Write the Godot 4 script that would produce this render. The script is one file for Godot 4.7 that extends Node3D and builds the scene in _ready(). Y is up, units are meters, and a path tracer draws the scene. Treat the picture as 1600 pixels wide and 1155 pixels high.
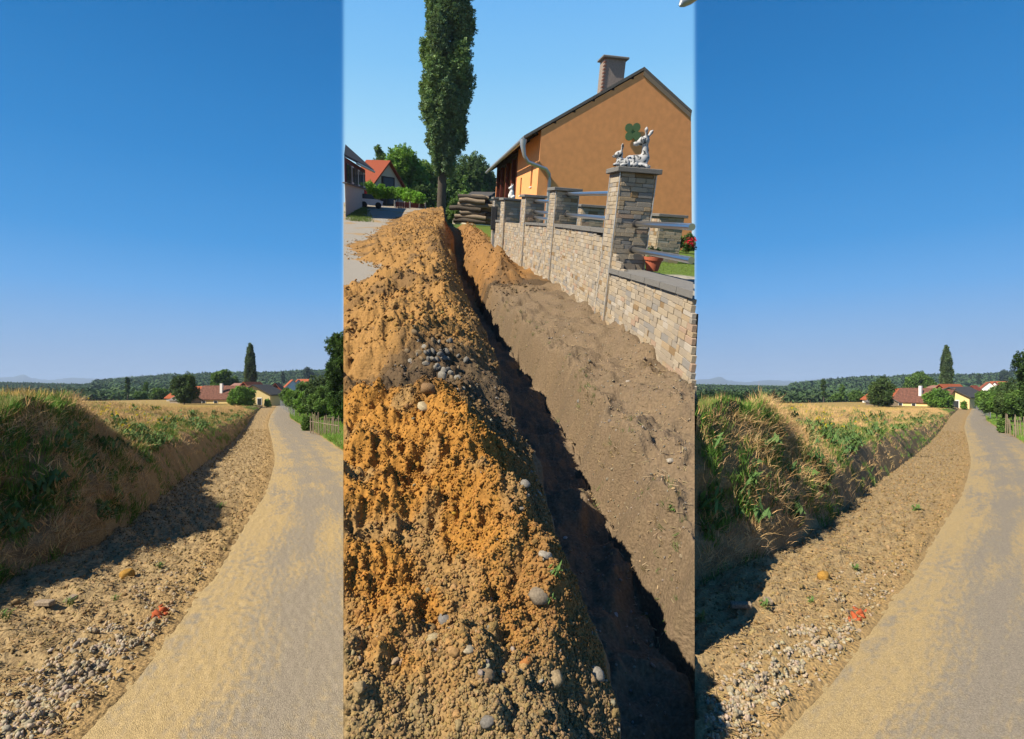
extends Node3D
# Three neighbouring places under one sky: a country road past a cut bank (twice, once on
# each hand) and, between them, a steep plot with an open trench, a spoil heap and a stone garden wall.
const F := 855.0            # focal length, in pixels of the 1600 x 1155 photograph
const CX := 800.0
const HV := 600.0           # row of the level horizon
const TILT := 0.33737       # slope of the trench plot (19.3 degrees)
var PLOT := Basis(Vector3.RIGHT, TILT)
var M := {}                 # materials
var used := {}
var rng := RandomNumberGenerator.new()
var n1 := FastNoiseLite.new()
var n2 := FastNoiseLite.new()
var n3 := FastNoiseLite.new()

# ------------------------------------------------------------------ small helpers
func lin(r: float, g: float, b: float) -> Color:
	return Color(r, g, b).linear_to_srgb()

func rnd(a: float, b: float) -> float:
	return rng.randf_range(a, b)

func sm(a: float, b: float, x: float) -> float:
	return smoothstep(a, b, x)

func tab(t: Array, x: float) -> float:                 # [[x, y], ...] with x rising
	if x <= t[0][0]:
		var k0: float = (t[1][1] - t[0][1]) / (t[1][0] - t[0][0])
		return t[0][1] + k0 * (x - t[0][0])
	for i in range(1, t.size()):
		if x <= t[i][0]:
			var f: float = (x - t[i - 1][0]) / (t[i][0] - t[i - 1][0])
			return lerpf(t[i - 1][1], t[i][1], f)
	var e := t.size() - 1
	var k: float = (t[e][1] - t[e - 1][1]) / (t[e][0] - t[e - 1][0])
	return t[e][1] + k * (x - t[e][0])

func clamp_tab(t: Array, x: float) -> float:
	return tab(t, clampf(x, t[0][0], t[t.size() - 1][0]))

func numbered(called: String) -> String:
	var n: int = used.get(called, -1) + 1
	used[called] = n
	return called if n == 0 else "%s_%03d" % [called, n]

func metas(o: Node, label: String, category: String, group := "") -> void:
	o.set_meta("label", label)
	o.set_meta("category", category)
	if group != "":
		o.set_meta("group", group)

func thing(called: String, label: String, category: String, at := Transform3D(), group := "") -> Node3D:
	var o := Node3D.new()
	o.name = numbered(called)
	add_child(o)
	o.transform = at
	metas(o, label, category, group)
	return o

func part(called: String, mesh: Mesh, mat: Material, parent: Node, at := Transform3D()) -> MeshInstance3D:
	var o := MeshInstance3D.new()
	o.name = called
	o.mesh = mesh
	o.material_override = mat
	o.transform = at
	parent.add_child(o, true)
	return o

func single(called: String, label: String, category: String, mesh: Mesh, mat: Material, at := Transform3D(), group := "") -> MeshInstance3D:
	var o := part(numbered(called), mesh, mat, self, at)
	metas(o, label, category, group)
	return o

func struct(called: String, mesh: Mesh, mat: Material, at := Transform3D()) -> MeshInstance3D:
	var o := part(numbered(called), mesh, mat, self, at)
	o.set_meta("kind", "structure")
	return o

func copies(called: String, mesh: Mesh, mat: Material, places: Array, colors: Array, parent: Node, label := "", category := "") -> MultiMeshInstance3D:
	var mm := MultiMesh.new()
	mm.transform_format = MultiMesh.TRANSFORM_3D
	mm.use_colors = colors.size() > 0
	mm.mesh = mesh
	mm.instance_count = places.size()
	for i in places.size():
		mm.set_instance_transform(i, places[i])
		if colors.size() > 0:
			mm.set_instance_color(i, colors[i])
	var o := MultiMeshInstance3D.new()
	o.name = numbered(called) if parent == self else called
	o.multimesh = mm
	o.material_override = mat
	parent.add_child(o, true)
	o.set_meta("kind", "stuff")
	if label != "":
		o.set_meta("label", label)
		o.set_meta("category", category)
	return o

func spin() -> Basis:
	return Basis.from_euler(Vector3(rnd(0, TAU), rnd(0, TAU), rnd(0, TAU)))

# ------------------------------------------------------------------ mesh building
class Shape:
	var v := PackedVector3Array()
	var n := PackedVector3Array()
	var c := PackedColorArray()
	var tint := Color(1, 1, 1)
	func tri(a: Vector3, b: Vector3, d: Vector3) -> void:       # counter-clockwise seen from outside
		var m := (b - a).cross(d - a).normalized()
		v.append(a); v.append(d); v.append(b)
		for i in 3:
			n.append(m); c.append(tint)
	func quad(a: Vector3, b: Vector3, d: Vector3, e: Vector3) -> void:
		tri(a, b, d); tri(a, d, e)
	func soft(a: Vector3, b: Vector3, d: Vector3, na: Vector3, nb: Vector3, nd: Vector3) -> void:
		v.append(a); v.append(d); v.append(b)
		n.append(na); n.append(nd); n.append(nb)
		for i in 3:
			c.append(tint)
	func box(t: Transform3D, s: Vector3, bev := 0.0) -> void:   # centred, chamfered when bev > 0
		var h := s / 2
		if bev <= 0.0:
			var p := []
			for i in 8:
				p.append(t * Vector3(h.x * (1 if i & 1 else -1), h.y * (1 if i & 2 else -1), h.z * (1 if i & 4 else -1)))
			quad(p[4], p[5], p[7], p[6]); quad(p[1], p[0], p[2], p[3])
			quad(p[5], p[1], p[3], p[7]); quad(p[0], p[4], p[6], p[2])
			quad(p[6], p[7], p[3], p[2]); quad(p[0], p[1], p[5], p[4])
			return
		var b: float = min(bev, min(h.x, min(h.y, h.z)) * 0.6)
		var g := func(x: float, y: float, z: float, ax: int) -> Vector3:
			var q := Vector3(x * (h.x if ax == 0 else h.x - b), y * (h.y if ax == 1 else h.y - b), z * (h.z if ax == 2 else h.z - b))
			return t * q
		for sx in [-1, 1]:
			face(g.call(sx, -1, -1, 0), g.call(sx, 1, -1, 0), g.call(sx, 1, 1, 0), g.call(sx, -1, 1, 0), t.basis.x * sx)
			face(g.call(-1, sx, -1, 1), g.call(1, sx, -1, 1), g.call(1, sx, 1, 1), g.call(-1, sx, 1, 1), t.basis.y * sx)
			face(g.call(-1, -1, sx, 2), g.call(1, -1, sx, 2), g.call(1, 1, sx, 2), g.call(-1, 1, sx, 2), t.basis.z * sx)
			for sy in [-1, 1]:
				face(g.call(sx, sy, -1, 0), g.call(sx, sy, 1, 0), g.call(sx, sy, 1, 1), g.call(sx, sy, -1, 1), t.basis * Vector3(sx, sy, 0))
				face(g.call(sx, -1, sy, 0), g.call(sx, 1, sy, 0), g.call(sx, 1, sy, 2), g.call(sx, -1, sy, 2), t.basis * Vector3(sx, 0, sy))
				face(g.call(-1, sx, sy, 1), g.call(1, sx, sy, 1), g.call(1, sx, sy, 2), g.call(-1, sx, sy, 2), t.basis * Vector3(0, sx, sy))
				for sz in [-1, 1]:
					var a: Vector3 = g.call(sx, sy, sz, 0)
					var d: Vector3 = g.call(sx, sy, sz, 1)
					var e: Vector3 = g.call(sx, sy, sz, 2)
					if (d - a).cross(e - a).dot(t.basis * Vector3(sx, sy, sz)) > 0:
						tri(a, d, e)
					else:
						tri(a, e, d)
	func face(a: Vector3, b: Vector3, d: Vector3, e: Vector3, out: Vector3) -> void:
		if (b - a).cross(d - a).dot(out) > 0:
			quad(a, b, d, e)
		else:
			quad(a, e, d, b)
	func prism(pts: Array, back: Vector3) -> void:              # planar polygon (any winding), swept by «back»
		var flat := PackedVector2Array()
		var ax: Vector3 = (pts[1] - pts[0]).normalized()
		var nn := Vector3.ZERO
		for i in pts.size():
			nn += (pts[i] - pts[0]).cross(pts[(i + 1) % pts.size()] - pts[0])
		nn = nn.normalized()
		var ay := nn.cross(ax)
		for p in pts:
			flat.append(Vector2((p - pts[0]).dot(ax), (p - pts[0]).dot(ay)))
		var ids := Geometry2D.triangulate_polygon(flat)
		for i in range(0, ids.size(), 3):
			var a: Vector3 = pts[ids[i]]
			var b: Vector3 = pts[ids[i + 1]]
			var d: Vector3 = pts[ids[i + 2]]
			if (b - a).cross(d - a).dot(-back) < 0:
				var x := b
				b = d
				d = x
			tri(a, b, d)
			tri(a + back, d + back, b + back)
		var mid := Vector3.ZERO
		for p in pts:
			mid += p / pts.size()
		for i in pts.size():
			var a: Vector3 = pts[i]
			var b: Vector3 = pts[(i + 1) % pts.size()]
			var side := (b - a).cross(back)
			var wind := nn.dot(back)
			face(a, b, b + back, a + back, side if wind > 0 else -side)
	func tube(path: Array, radii: Array, sides := 8, caps := true) -> void:
		var rings := []
		var norms := []
		var up := Vector3(0.13, 0.92, 0.31).normalized()
		for i in path.size():
			var dir: Vector3 = (path[min(i + 1, path.size() - 1)] - path[max(i - 1, 0)]).normalized()
			var ax := up.cross(dir)
			if ax.length() < 0.1:
				ax = Vector3.RIGHT.cross(dir)
			ax = ax.normalized()
			var ay := dir.cross(ax)
			var ring := []
			var nr := []
			for k in sides:
				var a := TAU * k / sides
				var o := ax * cos(a) + ay * sin(a)
				ring.append(path[i] + o * radii[i])
				nr.append(o)
			rings.append(ring); norms.append(nr)
		for i in path.size() - 1:
			for k in sides:
				var q := (k + 1) % sides
				soft(rings[i][k], rings[i][q], rings[i + 1][q], norms[i][k], norms[i][q], norms[i + 1][q])
				soft(rings[i][k], rings[i + 1][q], rings[i + 1][k], norms[i][k], norms[i + 1][q], norms[i + 1][k])
		if caps:
			var e := path.size() - 1
			for k in range(1, sides - 1):
				tri(rings[0][0], rings[0][k + 1], rings[0][k])
				tri(rings[e][0], rings[e][k], rings[e][k + 1])
	func done() -> ArrayMesh:
		var a := []
		a.resize(Mesh.ARRAY_MAX)
		a[Mesh.ARRAY_VERTEX] = v
		a[Mesh.ARRAY_NORMAL] = n
		a[Mesh.ARRAY_COLOR] = c
		var m := ArrayMesh.new()
		m.add_surface_from_arrays(Mesh.PRIMITIVE_TRIANGLES, a)
		return m

func at(p: Vector3) -> Transform3D:
	return Transform3D(Basis(), p)

func box_mesh(s: Vector3, bev := 0.0, off := Vector3.ZERO) -> ArrayMesh:
	var q := Shape.new()
	q.box(at(off), s, bev)
	return q.done()

func sheet(verts: PackedVector3Array, cols: PackedColorArray, rows: int, wide: int, keep = null, uv := PackedVector2Array()) -> ArrayMesh:
	# a grid, row by row away from the camera and from left to right; keep(r, c) chooses quads
	var ids := PackedInt32Array()
	for r in rows - 1:
		for c in wide - 1:
			if keep != null and not keep.call(r, c):
				continue
			var i := r * wide + c
			ids.append_array([i, i + wide, i + 1, i + 1, i + wide, i + wide + 1])
	var a := []
	a.resize(Mesh.ARRAY_MAX)
	a[Mesh.ARRAY_VERTEX] = verts
	a[Mesh.ARRAY_COLOR] = cols
	if uv.size() > 0:
		a[Mesh.ARRAY_TEX_UV] = uv
	a[Mesh.ARRAY_INDEX] = ids
	var st := SurfaceTool.new()
	st.create_from_arrays(a)
	st.generate_normals()
	return st.commit()

func pebble(seed_: int, rough: float, flat := 0.75, fine := false) -> ArrayMesh:  # unit lump from a subdivided icosahedron
	var t := (1.0 + sqrt(5.0)) / 2.0
	var p := [Vector3(-1, t, 0), Vector3(1, t, 0), Vector3(-1, -t, 0), Vector3(1, -t, 0), Vector3(0, -1, t), Vector3(0, 1, t), Vector3(0, -1, -t), Vector3(0, 1, -t), Vector3(t, 0, -1), Vector3(t, 0, 1), Vector3(-t, 0, -1), Vector3(-t, 0, 1)]
	var fs := [[0, 11, 5], [0, 5, 1], [0, 1, 7], [0, 7, 10], [0, 10, 11], [1, 5, 9], [5, 11, 4], [11, 10, 2], [10, 7, 6], [7, 1, 8], [3, 9, 4], [3, 4, 2], [3, 2, 6], [3, 6, 8], [3, 8, 9], [4, 9, 5], [2, 4, 11], [6, 2, 10], [8, 6, 7], [9, 8, 1]]
	var nn := FastNoiseLite.new()
	nn.seed = seed_
	nn.frequency = 0.9
	var tris := []
	for f in fs:
		tris.append([p[f[0]].normalized(), p[f[1]].normalized(), p[f[2]].normalized()])
	for k in (2 if fine else 1):
		var more := []
		for q in tris:
			var ab: Vector3 = (q[0] + q[1]).normalized()
			var bc: Vector3 = (q[1] + q[2]).normalized()
			var ca: Vector3 = (q[2] + q[0]).normalized()
			more.append_array([[q[0], ab, ca], [ab, q[1], bc], [ca, bc, q[2]], [ab, bc, ca]])
		tris = more
	var st := SurfaceTool.new()
	st.begin(Mesh.PRIMITIVE_TRIANGLES)
	for q in tris:
		for i in [0, 2, 1]:
			var d: Vector3 = q[i]
			var r := 1.0 + rough * nn.get_noise_3dv(d * 1.4) * 1.6 + rough * 0.5 * nn.get_noise_3dv(d * 4.0 + Vector3.ONE * 9)
			st.add_vertex(Vector3(d.x, d.y * flat, d.z) * r)
	st.index()
	st.generate_normals()
	return st.commit()

func tuft(count: int, spread: float, width: float, bend: float, seed_: int) -> ArrayMesh:   # blades of height about 1
	var s := Shape.new()
	var r := RandomNumberGenerator.new()
	r.seed = seed_
	for i in count:
		var a := r.randf_range(0, TAU)
		var base := Vector3(cos(a), 0, sin(a)) * r.randf() * spread * 0.5
		var lean := Vector3(cos(a + r.randf_range(-0.9, 0.9)), 0, sin(a + r.randf_range(-0.9, 0.9))) * r.randf_range(0.15, 1.0) * bend
		var h := r.randf_range(0.55, 1.05)
		var side := Vector3(-sin(a), 0, cos(a)).rotated(Vector3.UP, r.randf_range(-1, 1)) * width * r.randf_range(0.7, 1.3)
		var p1 := base + Vector3.UP * h * 0.5 + lean * 0.28
		var p2 := base + Vector3.UP * h * 0.86 + lean * 0.85
		s.quad(base - side, base + side, p1 + side * 0.8, p1 - side * 0.8)
		s.tri(p1 - side * 0.8, p1 + side * 0.8, p2)
	return s.done()

func leaf_clump(count: int, size: float, seed_: int, long := 1.5) -> ArrayMesh:           # leaves scattered in a unit ball
	var s := Shape.new()
	var r := RandomNumberGenerator.new()
	r.seed = seed_
	for i in count:
		var d := Vector3(r.randf_range(-1, 1), r.randf_range(-1, 1), r.randf_range(-1, 1))
		if d.length() > 1:
			d = d.normalized() * r.randf()
		var b := Basis.from_euler(Vector3(r.randf_range(-0.9, 0.9), r.randf_range(0, TAU), r.randf_range(-0.9, 0.9)))
		var x := b.x * size * r.randf_range(0.6, 1.2)
		var z := b.z * size * long * r.randf_range(0.6, 1.2)
		s.tri(d - z, d + x * 0.6, d + z)
		s.tri(d - z, d + z, d - x * 0.6)
	return s.done()

# ------------------------------------------------------------------ materials
func noise_tex(seed_: int, freq: float, octaves: int, lo: float, hi: float, kind := FastNoiseLite.TYPE_SIMPLEX_SMOOTH, size := 512) -> NoiseTexture2D:
	var t := NoiseTexture2D.new()
	t.width = size
	t.height = size
	t.seamless = true
	var n := FastNoiseLite.new()
	n.seed = seed_
	n.noise_type = kind
	n.frequency = freq
	n.fractal_octaves = octaves
	t.noise = n
	var g := Gradient.new()
	g.set_color(0, Color(lo, lo, lo))
	g.set_color(1, Color(hi, hi, hi))
	t.color_ramp = g
	return t

func normal_tex(seed_: int, freq: float, octaves: int, strength: float, kind := FastNoiseLite.TYPE_SIMPLEX_SMOOTH) -> NoiseTexture2D:
	var t := NoiseTexture2D.new()
	t.width = 512
	t.height = 512
	t.seamless = true
	t.as_normal_map = true
	t.bump_strength = strength
	var n := FastNoiseLite.new()
	n.seed = seed_
	n.noise_type = kind
	n.frequency = freq
	n.fractal_octaves = octaves
	t.noise = n
	return t

func mat(color: Color, rough := 0.9, tex: Texture2D = null, scale := 1.0, normal: Texture2D = null, vcol := false) -> StandardMaterial3D:
	var m := StandardMaterial3D.new()
	m.albedo_color = color
	m.roughness = rough
	m.metallic_specular = 0.3
	if tex or normal:
		m.uv1_triplanar = true
		m.uv1_world_triplanar = true
		m.uv1_scale = Vector3.ONE * scale
	if tex:
		m.albedo_texture = tex
	if normal:
		m.normal_enabled = true
		m.normal_texture = normal
	m.vertex_color_use_as_albedo = vcol
	return m

func leafy(color: Color, vcol := true, through := 0.6) -> StandardMaterial3D:
	var m := mat(color, 0.75, null, 1, null, vcol)
	m.cull_mode = BaseMaterial3D.CULL_DISABLED
	m.backlight_enabled = true
	m.backlight = Color(through, through, through * 0.7)
	return m

func materials() -> void:
	var soil_t := noise_tex(3, 0.03, 5, 0.62, 1.0)
	var soil_n := normal_tex(5, 0.035, 5, 9.0)
	var grit_t := noise_tex(7, 0.2, 2, 0.66, 1.0, FastNoiseLite.TYPE_VALUE)
	var grit_n := normal_tex(8, 0.12, 3, 5.0)
	var plaster_t := noise_tex(11, 0.02, 5, 0.9, 1.0)
	var stone_t := noise_tex(12, 0.03, 5, 0.6, 1.0)
	var stone_n := normal_tex(13, 0.05, 4, 5.0)
	var tile_t := noise_tex(14, 0.11, 3, 0.5, 1.0, FastNoiseLite.TYPE_CELLULAR)
	M.soil = mat(Color.WHITE, 0.95, soil_t, 2.2, soil_n, true)
	M.verge = mat(Color.WHITE, 0.95, grit_t, 1.4, soil_n, true)
	M.road = mat(Color.WHITE, 0.85, grit_t, 2.2, grit_n, true)
	M.ground = mat(Color.WHITE, 0.95, soil_t, 0.5, null, true)
	M.lump = mat(Color.WHITE, 0.95, soil_t, 9.0, soil_n, true)
	M.pebble = mat(Color.WHITE, 0.8, stone_t, 7.0, null, true)
	M.blade = leafy(Color.WHITE)
	M.straw = leafy(Color.WHITE, true, 0.2)
	M.leaf = leafy(Color.WHITE)
	M.bark = mat(lin(0.13, 0.11, 0.09), 0.95, stone_t, 3.0, stone_n)
	M.wood = mat(lin(0.36, 0.29, 0.215), 0.9, stone_t, 4.0, stone_n)
	M.dark_wood = mat(lin(0.05, 0.032, 0.025), 0.85, stone_t, 3.0)
	M.red_wood = mat(lin(0.2, 0.05, 0.035), 0.8, stone_t, 3.0)
	M.orange = mat(lin(0.84, 0.375, 0.15), 0.9, plaster_t, 0.25)
	M.concrete = mat(lin(0.3, 0.28, 0.25), 0.95, plaster_t, 0.6, grit_n)
	M.cap = mat(lin(0.25, 0.245, 0.235), 0.9, grit_t, 3.0, grit_n)
	M.steel = mat(lin(0.78, 0.77, 0.75), 0.28)
	M.steel.metallic = 1.0
	M.zinc = mat(lin(0.42, 0.44, 0.45), 0.4)
	M.zinc.metallic = 0.7
	M.trim = mat(lin(0.55, 0.55, 0.54), 0.45)
	M.trim.metallic = 0.5
	M.dark = mat(lin(0.035, 0.036, 0.04), 0.6)
	M.glass = mat(lin(0.03, 0.035, 0.04), 0.1)
	M.white = mat(lin(0.75, 0.74, 0.72), 0.8, plaster_t, 1.0)
	M.cream = mat(lin(0.68, 0.55, 0.27), 0.9, plaster_t, 0.5)
	M.grey_wall = mat(lin(0.5, 0.46, 0.39), 0.9, plaster_t, 0.4)
	M.tile_brown = mat(lin(0.3, 0.14, 0.1), 0.9, noise_tex(15, 0.035, 5, 0.35, 1.0), 0.16)
	M.tile_red = mat(lin(0.42, 0.1, 0.05), 0.85, tile_t, 0.7)
	M.tile_orange = mat(lin(0.55, 0.15, 0.06), 0.85, tile_t, 0.6)
	M.tile_pink = mat(lin(0.45, 0.25, 0.2), 0.85, tile_t, 0.6)
	M.tile_grey = mat(lin(0.1, 0.1, 0.105), 0.85, tile_t, 0.6)
	M.roof_old = mat(lin(0.21, 0.2, 0.19), 0.9, stone_t, 1.0, stone_n)
	M.chimney = mat(lin(0.4, 0.34, 0.3), 0.95, stone_t, 1.2, stone_n)
	M.brick = mat(lin(0.33, 0.17, 0.13), 0.95, stone_t, 3.0, stone_n)
	M.terracotta = mat(lin(0.36, 0.1, 0.055), 0.8, plaster_t, 4.0)
	M.clover = mat(lin(0.12, 0.2, 0.09), 0.8, plaster_t, 3.0)
	M.red = mat(lin(0.5, 0.03, 0.025), 0.5)
	M.figure = mat(Color.WHITE, 0.55, null, 1.0, null, true)
	M.paint = mat(lin(0.6, 0.6, 0.6), 0.3)
	M.rubber = mat(lin(0.02, 0.02, 0.02), 0.9)
	M.wall_core = mat(lin(0.14, 0.125, 0.11), 0.95, stone_t, 4.0)
	M.stones = []
	for k in [[0.54, 0.45, 0.33], [0.48, 0.41, 0.32], [0.58, 0.5, 0.39], [0.43, 0.385, 0.325], [0.53, 0.41, 0.27], [0.52, 0.38, 0.28], [0.37, 0.35, 0.325], [0.6, 0.54, 0.46], [0.36, 0.25, 0.14]]:
		M.stones.append(mat(lin(k[0], k[1], k[2]), 0.9, stone_t, 5.0, stone_n))
	M.rubble = mat(lin(0.55, 0.13, 0.05), 0.9, stone_t, 8.0)

# ------------------------------------------------------------------ the road place (built once on each hand)
const GY := [[0.0, -1.6], [1.61, -1.6], [1.974, -1.685], [2.416, -1.96], [3.09, -2.57], [3.95, -3.65], [4.5, -4.2], [4.83, -4.39], [5.3, -4.7], [6.0, -5.6]]   # ln(depth) -> height
const ROAD_L := [[628, 434], [637, 430], [650, 422], [664, 418], [690, 424], [715, 428], [725, 427], [769, 414], [830, 373], [900, 332], [931, 304], [989, 263], [1066, 202], [1155, 115]]
const ROAD_R := [[626, 435], [629, 440], [638, 450], [654, 453], [666, 472], [681, 500], [706, 535], [800, 657], [1155, 1125]]
const FOOT := [[628, 425], [635, 411], [645, 400], [655, 392], [670, 382], [690, 364], [715, 334], [740, 300], [770, 262], [810, 214], [850, 160], [905, 20], [1000, -165], [1155, -470]]
const BANK_H := [[2.2, 0.35], [3.4, 0.7], [4.5, 1.25], [5.2, 1.44], [7.0, 1.47], [11.0, 1.58], [22.0, 1.75], [52.0, 1.35], [90.0, 0.5], [125.0, 0.05], [150.0, 0.0]]
const BANK_W := [[3.0, 0.46], [5.5, 0.52], [7.2, 0.95], [9.0, 2.4], [12.0, 3.5], [22.0, 4.5], [52.0, 3.0], [90.0, 1.4], [150.0, 0.6]]
var du := 0.0
var dv := 0.0
var hand := ""

func gy(d: float) -> float:
	return tab(GY, log(max(d, 1.0)))

func vrow(d: float) -> float:
	return HV - gy(d) / d * F

func drow(v: float) -> float:
	var a := 1.2
	var b := 400.0
	for i in 40:
		var m := (a + b) / 2
		if vrow(m) > v:
			a = m
		else:
			b = m
	return a

func lx(u: float, d: float) -> float:
	return (u - CX) / F * d

func rp(x: float, y: float, d: float) -> Vector3:       # lateral, height, depth -> world
	return Vector3(x + d * du / F, y - d * dv / F, -d)

func turn(u: float) -> Basis:                              # houses keep the face they show to the road's viewer
	return Basis(Vector3.UP, -(atan((u + du - CX) / F) - atan((u - CX) / F)))

func ground_at(u: float, v: float, up := 0.0) -> Vector3:
	var d := drow(v)
	return rp(lx(u, d), gy(d) + up, d)

func foot_x(d: float) -> float:
	return lx(tab(FOOT, vrow(d)), d)

func road_l(d: float) -> float:
	return lx(tab(ROAD_L, vrow(d)), d)

func road_r(d: float) -> float:
	return min(lx(tab(ROAD_R, vrow(d)), d), right_limit(d))

func right_limit(d: float) -> float:
	return lx(536.4 if du == 0.0 else 800.0, d)

func left_limit(d: float) -> float:
	return -1e9 if du == 0.0 else lx(-2.2, d)

func bank(d: float, t: float) -> Vector3:                # t: 0 at the foot, 1 at the top
	var w := clamp_tab(BANK_W, d)
	var h := clamp_tab(BANK_H, d)
	var k := sm(6.2, 8.5, d)
	var steep := t
	var gentle: float = 0.54 * sin(PI / 2 * t / 0.2) if t < 0.2 else 0.54 + (t - 0.2) / 0.8 * 0.46
	gentle = lerpf(gentle, pow(t, 0.6), 0.08)
	var x := foot_x(d) - w * t
	var y := gy(d) + h * lerpf(steep, gentle, k)
	var env := sin(PI * clampf(t, 0.02, 0.98))
	y += env * (0.16 * n1.get_noise_2d(d * 0.9, t * 2.0) + 0.05 * n2.get_noise_2d(d * 5.0, t * 6.0))
	x += env * (0.3 * n1.get_noise_2d(d * 0.7 + 50, t * 1.5) * min(1.0, d / 8.0) + 0.08 * n2.get_noise_2d(d * 6.0 + 9, t * 7.0))
	y += 0.06 * n2.get_noise_2d(d * 2.0, 33) * t
	return Vector3(x, y, d)

func field(d: float, off: float) -> Vector3:
	var b := bank(d, 1.0)
	return Vector3(b.x - off, b.y + 0.012 * min(off, 25.0) - 0.02 * max(0.0, off - 25.0) + 0.05 * n1.get_noise_2d(b.x - off, d), d)

func verge(d: float, t: float) -> Vector3:
	var a := foot_x(d)
	var b := road_l(d)
	var x := lerpf(a, b + 0.06, t)
	var edge: float = 1.0 - sm(0.9, 1.0, t)
	var y := gy(d) + edge * (0.02 + 0.05 * n1.get_noise_2d(x * 1.6, d * 1.6) + 0.035 * n2.get_noise_2d(x * 7, d * 7) + 0.016 * n2.get_noise_2d(x * 25, d * 25)) - 0.03 * sm(0.985, 1.0, t)
	return Vector3(x, y, d)

func depths(a: float, b: float, n: int) -> Array:
	var out := []
	for i in n:
		out.append(a * pow(b / a, float(i) / (n - 1)))
	return out

func v3(p: Vector3) -> Vector3:
	return rp(p.x, p.y, p.z)

func mixc(a: Color, b: Color, t: float) -> Color:
	return a.lerp(b, clampf(t, 0, 1))

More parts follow.
